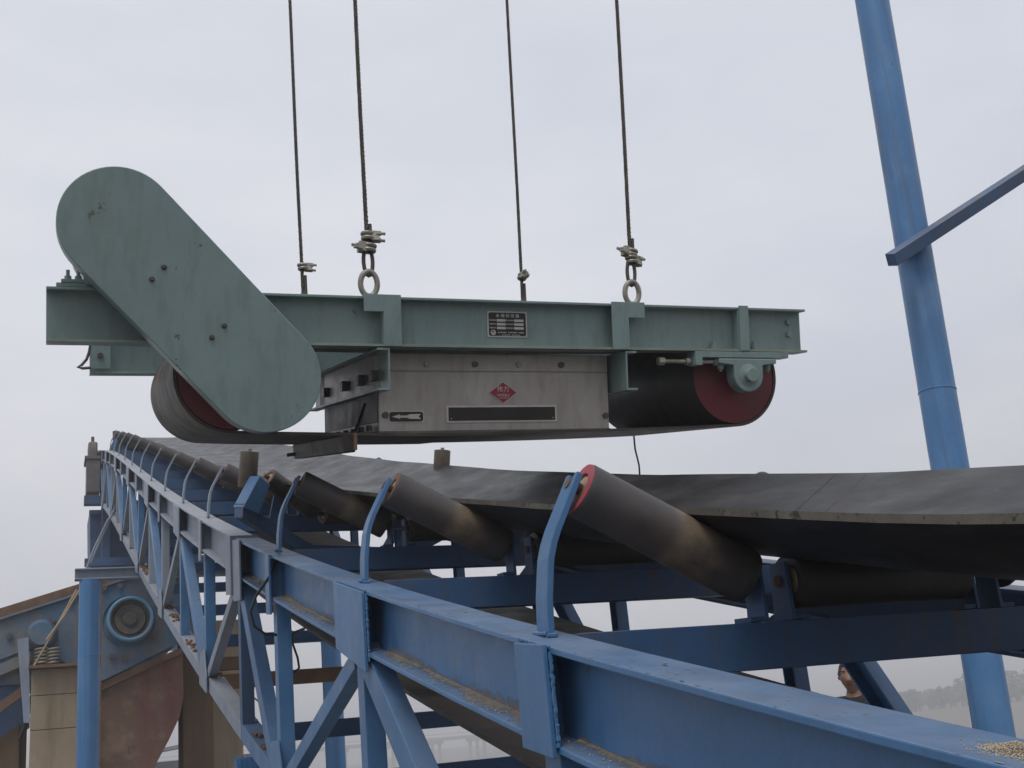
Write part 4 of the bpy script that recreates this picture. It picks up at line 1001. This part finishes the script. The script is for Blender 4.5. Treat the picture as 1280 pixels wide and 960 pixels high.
# head: one lofted surface with brow, nose, cheeks and chin
hb = MB(); nring, nseg = 22, 28; vs = []
HS, HT_ = 1.475, .235
for i in range(nring+1):
    t = i/nring; z = HS+HT_*t
    prof = math.sin(math.pi*min(1, max(0, .10+.90*t)))**.55 if t < 1 else 0
    wx = .077*(.62+.38*min(1, t/.45))*prof if t < .5 else .079*prof
    wy = .098*(.72+.28*min(1, t/.4))*prof
    for j in range(nseg):
        a = 2*math.pi*j/nseg; x = math.sin(a)*wx; y = -math.cos(a)*wy
        fr = max(0, math.cos(a))
        if fr > .9 and .3 < t < .56: y -= .024*(1-abs(t-.36)/.2)*(fr-.9)/.1 if abs(t-.36) < .2 else 0
        if .52 < t < .6: y += .008*math.exp(-((abs(math.sin(a))-.42)/.14)**2)*(fr > .5)
        if fr > .9 and .2 < t < .27: y -= .005
        vs.append((x, y-.012+(.012*(1-t)*-1), z))
fs = [(i*nseg+j, i*nseg+(j+1) % nseg, (i+1)*nseg+(j+1) % nseg, (i+1)*nseg+j) for i in range(nring) for j in range(nseg)]
def pb_(mb, name, m, parent, smooth=True):
    o = mb
    o.v = [per_rot @ p + V((pc.x, pc.y, FZ)) for p in o.v]
    return o.build(name, m, parent, smooth=smooth)
hb.add(vs, fs); pb_(hb, 'head', SKIN, per)
hr = MB(); vs2 = []
for i in range(nring+1):
    for j in range(nseg):
        p = V(vs[i*nseg+j]); c = V((0,-.012,HS+HT_*.55)); t = i/nring; a = 2*math.pi*j/nseg
        back = -math.cos(a); lim = .38 if back > .1 else (.5 if abs(math.sin(a)) > .75 else .77)
        k = 1.13+random.uniform(-.03,.03) if t > lim else .93
        vs2.append(c+(p-c)*k)
hr.add(vs2, fs); pb_(hr, 'hair', HAIR, per)
for s in (-1, 1):
    pb_(MB().lathe([(.001,.0),(.012,.002),(.015,.008),(.012,.014),(.001,.015)], (s*.077, .0, HS+.11), V((s,.2,0)), 12), 'ear', SKIN, per)
    pb_(MB().lathe([(.001,-.004),(.009,-.002),(.012,.004)], (s*.03, -.094, HS+.128), Y1, 12), 'eye', EYEW, per)
    pb_(MB().lathe([(.001,-.0055),(.005,-.0045)], (s*.03, -.0945, HS+.128), Y1, 10), 'iris', HAIR, per)
    pb_(MB().box((s*.031, -.101, HS+.147), .03, .008, .006), 'eyebrow', HAIR, per)
pb_(MB().box((0, -.1, HS+.057), .04, .008, .007), 'mouth', SHIRT, per)
jv = [(0,0,.9),(0,0,1.08),(0,0,1.26),(0,.01,1.395),(0,.008,1.47)]; je = [(0,1),(1,2),(2,3),(3,4)]; jr = [(.175,.13),(.165,.125),(.19,.135),(.175,.13),(.1,.095)]
for s in (-1, 1):
    k = len(jv); jv += [(s*.185,.01,1.375),(s*.235,.02,1.12),(s*.245,-.02,.88)]; je += [(3,k),(k,k+1),(k+1,k+2)]; jr += [.1,.075,.055]
skin_obj('jacket', [rotv(p) for p in jv], je, jr, JACK, per)
pb_(MB().prism([(-.035,1.42),(.035,1.42),(.012,1.2),(-.012,1.2)], (0,-.155,0), X1, Z1, Y1, .04), 'shirt_front', SHIRT, per, False)
tv = [(0,0,.95),(-.09,0,.86),(-.1,-.012,.48),(-.105,.015,.1),(.09,0,.86),(.1,-.012,.48),(.105,.015,.1)]
skin_obj('trousers', [rotv(p) for p in tv], [(0,1),(1,2),(2,3),(0,4),(4,5),(5,6)], [(.165,.125),.105,.08,.065,.105,.08,.065], TROU, per)

# ------------------------------------------------------------------ haze
hz = MB().box((0, 300, (-10.5+13)/2), 1900, 1300, 23.5)
h = hz.build('haze', None) if False else None
hm = bpy.data.materials.new('haze'); hm.use_nodes = True; hn = hm.node_tree; hn.nodes.clear()
ho = hn.nodes.new('ShaderNodeOutputMaterial'); hv = hn.nodes.new('ShaderNodeVolumePrincipled')
hv.inputs['Color'].default_value = (.93, .93, .95, 1); hv.inputs['Density'].default_value = .0042
hn.links.new(hv.outputs[0], ho.inputs['Volume'])
h = hz.build('haze', hm); h['kind'] = 'stuff'
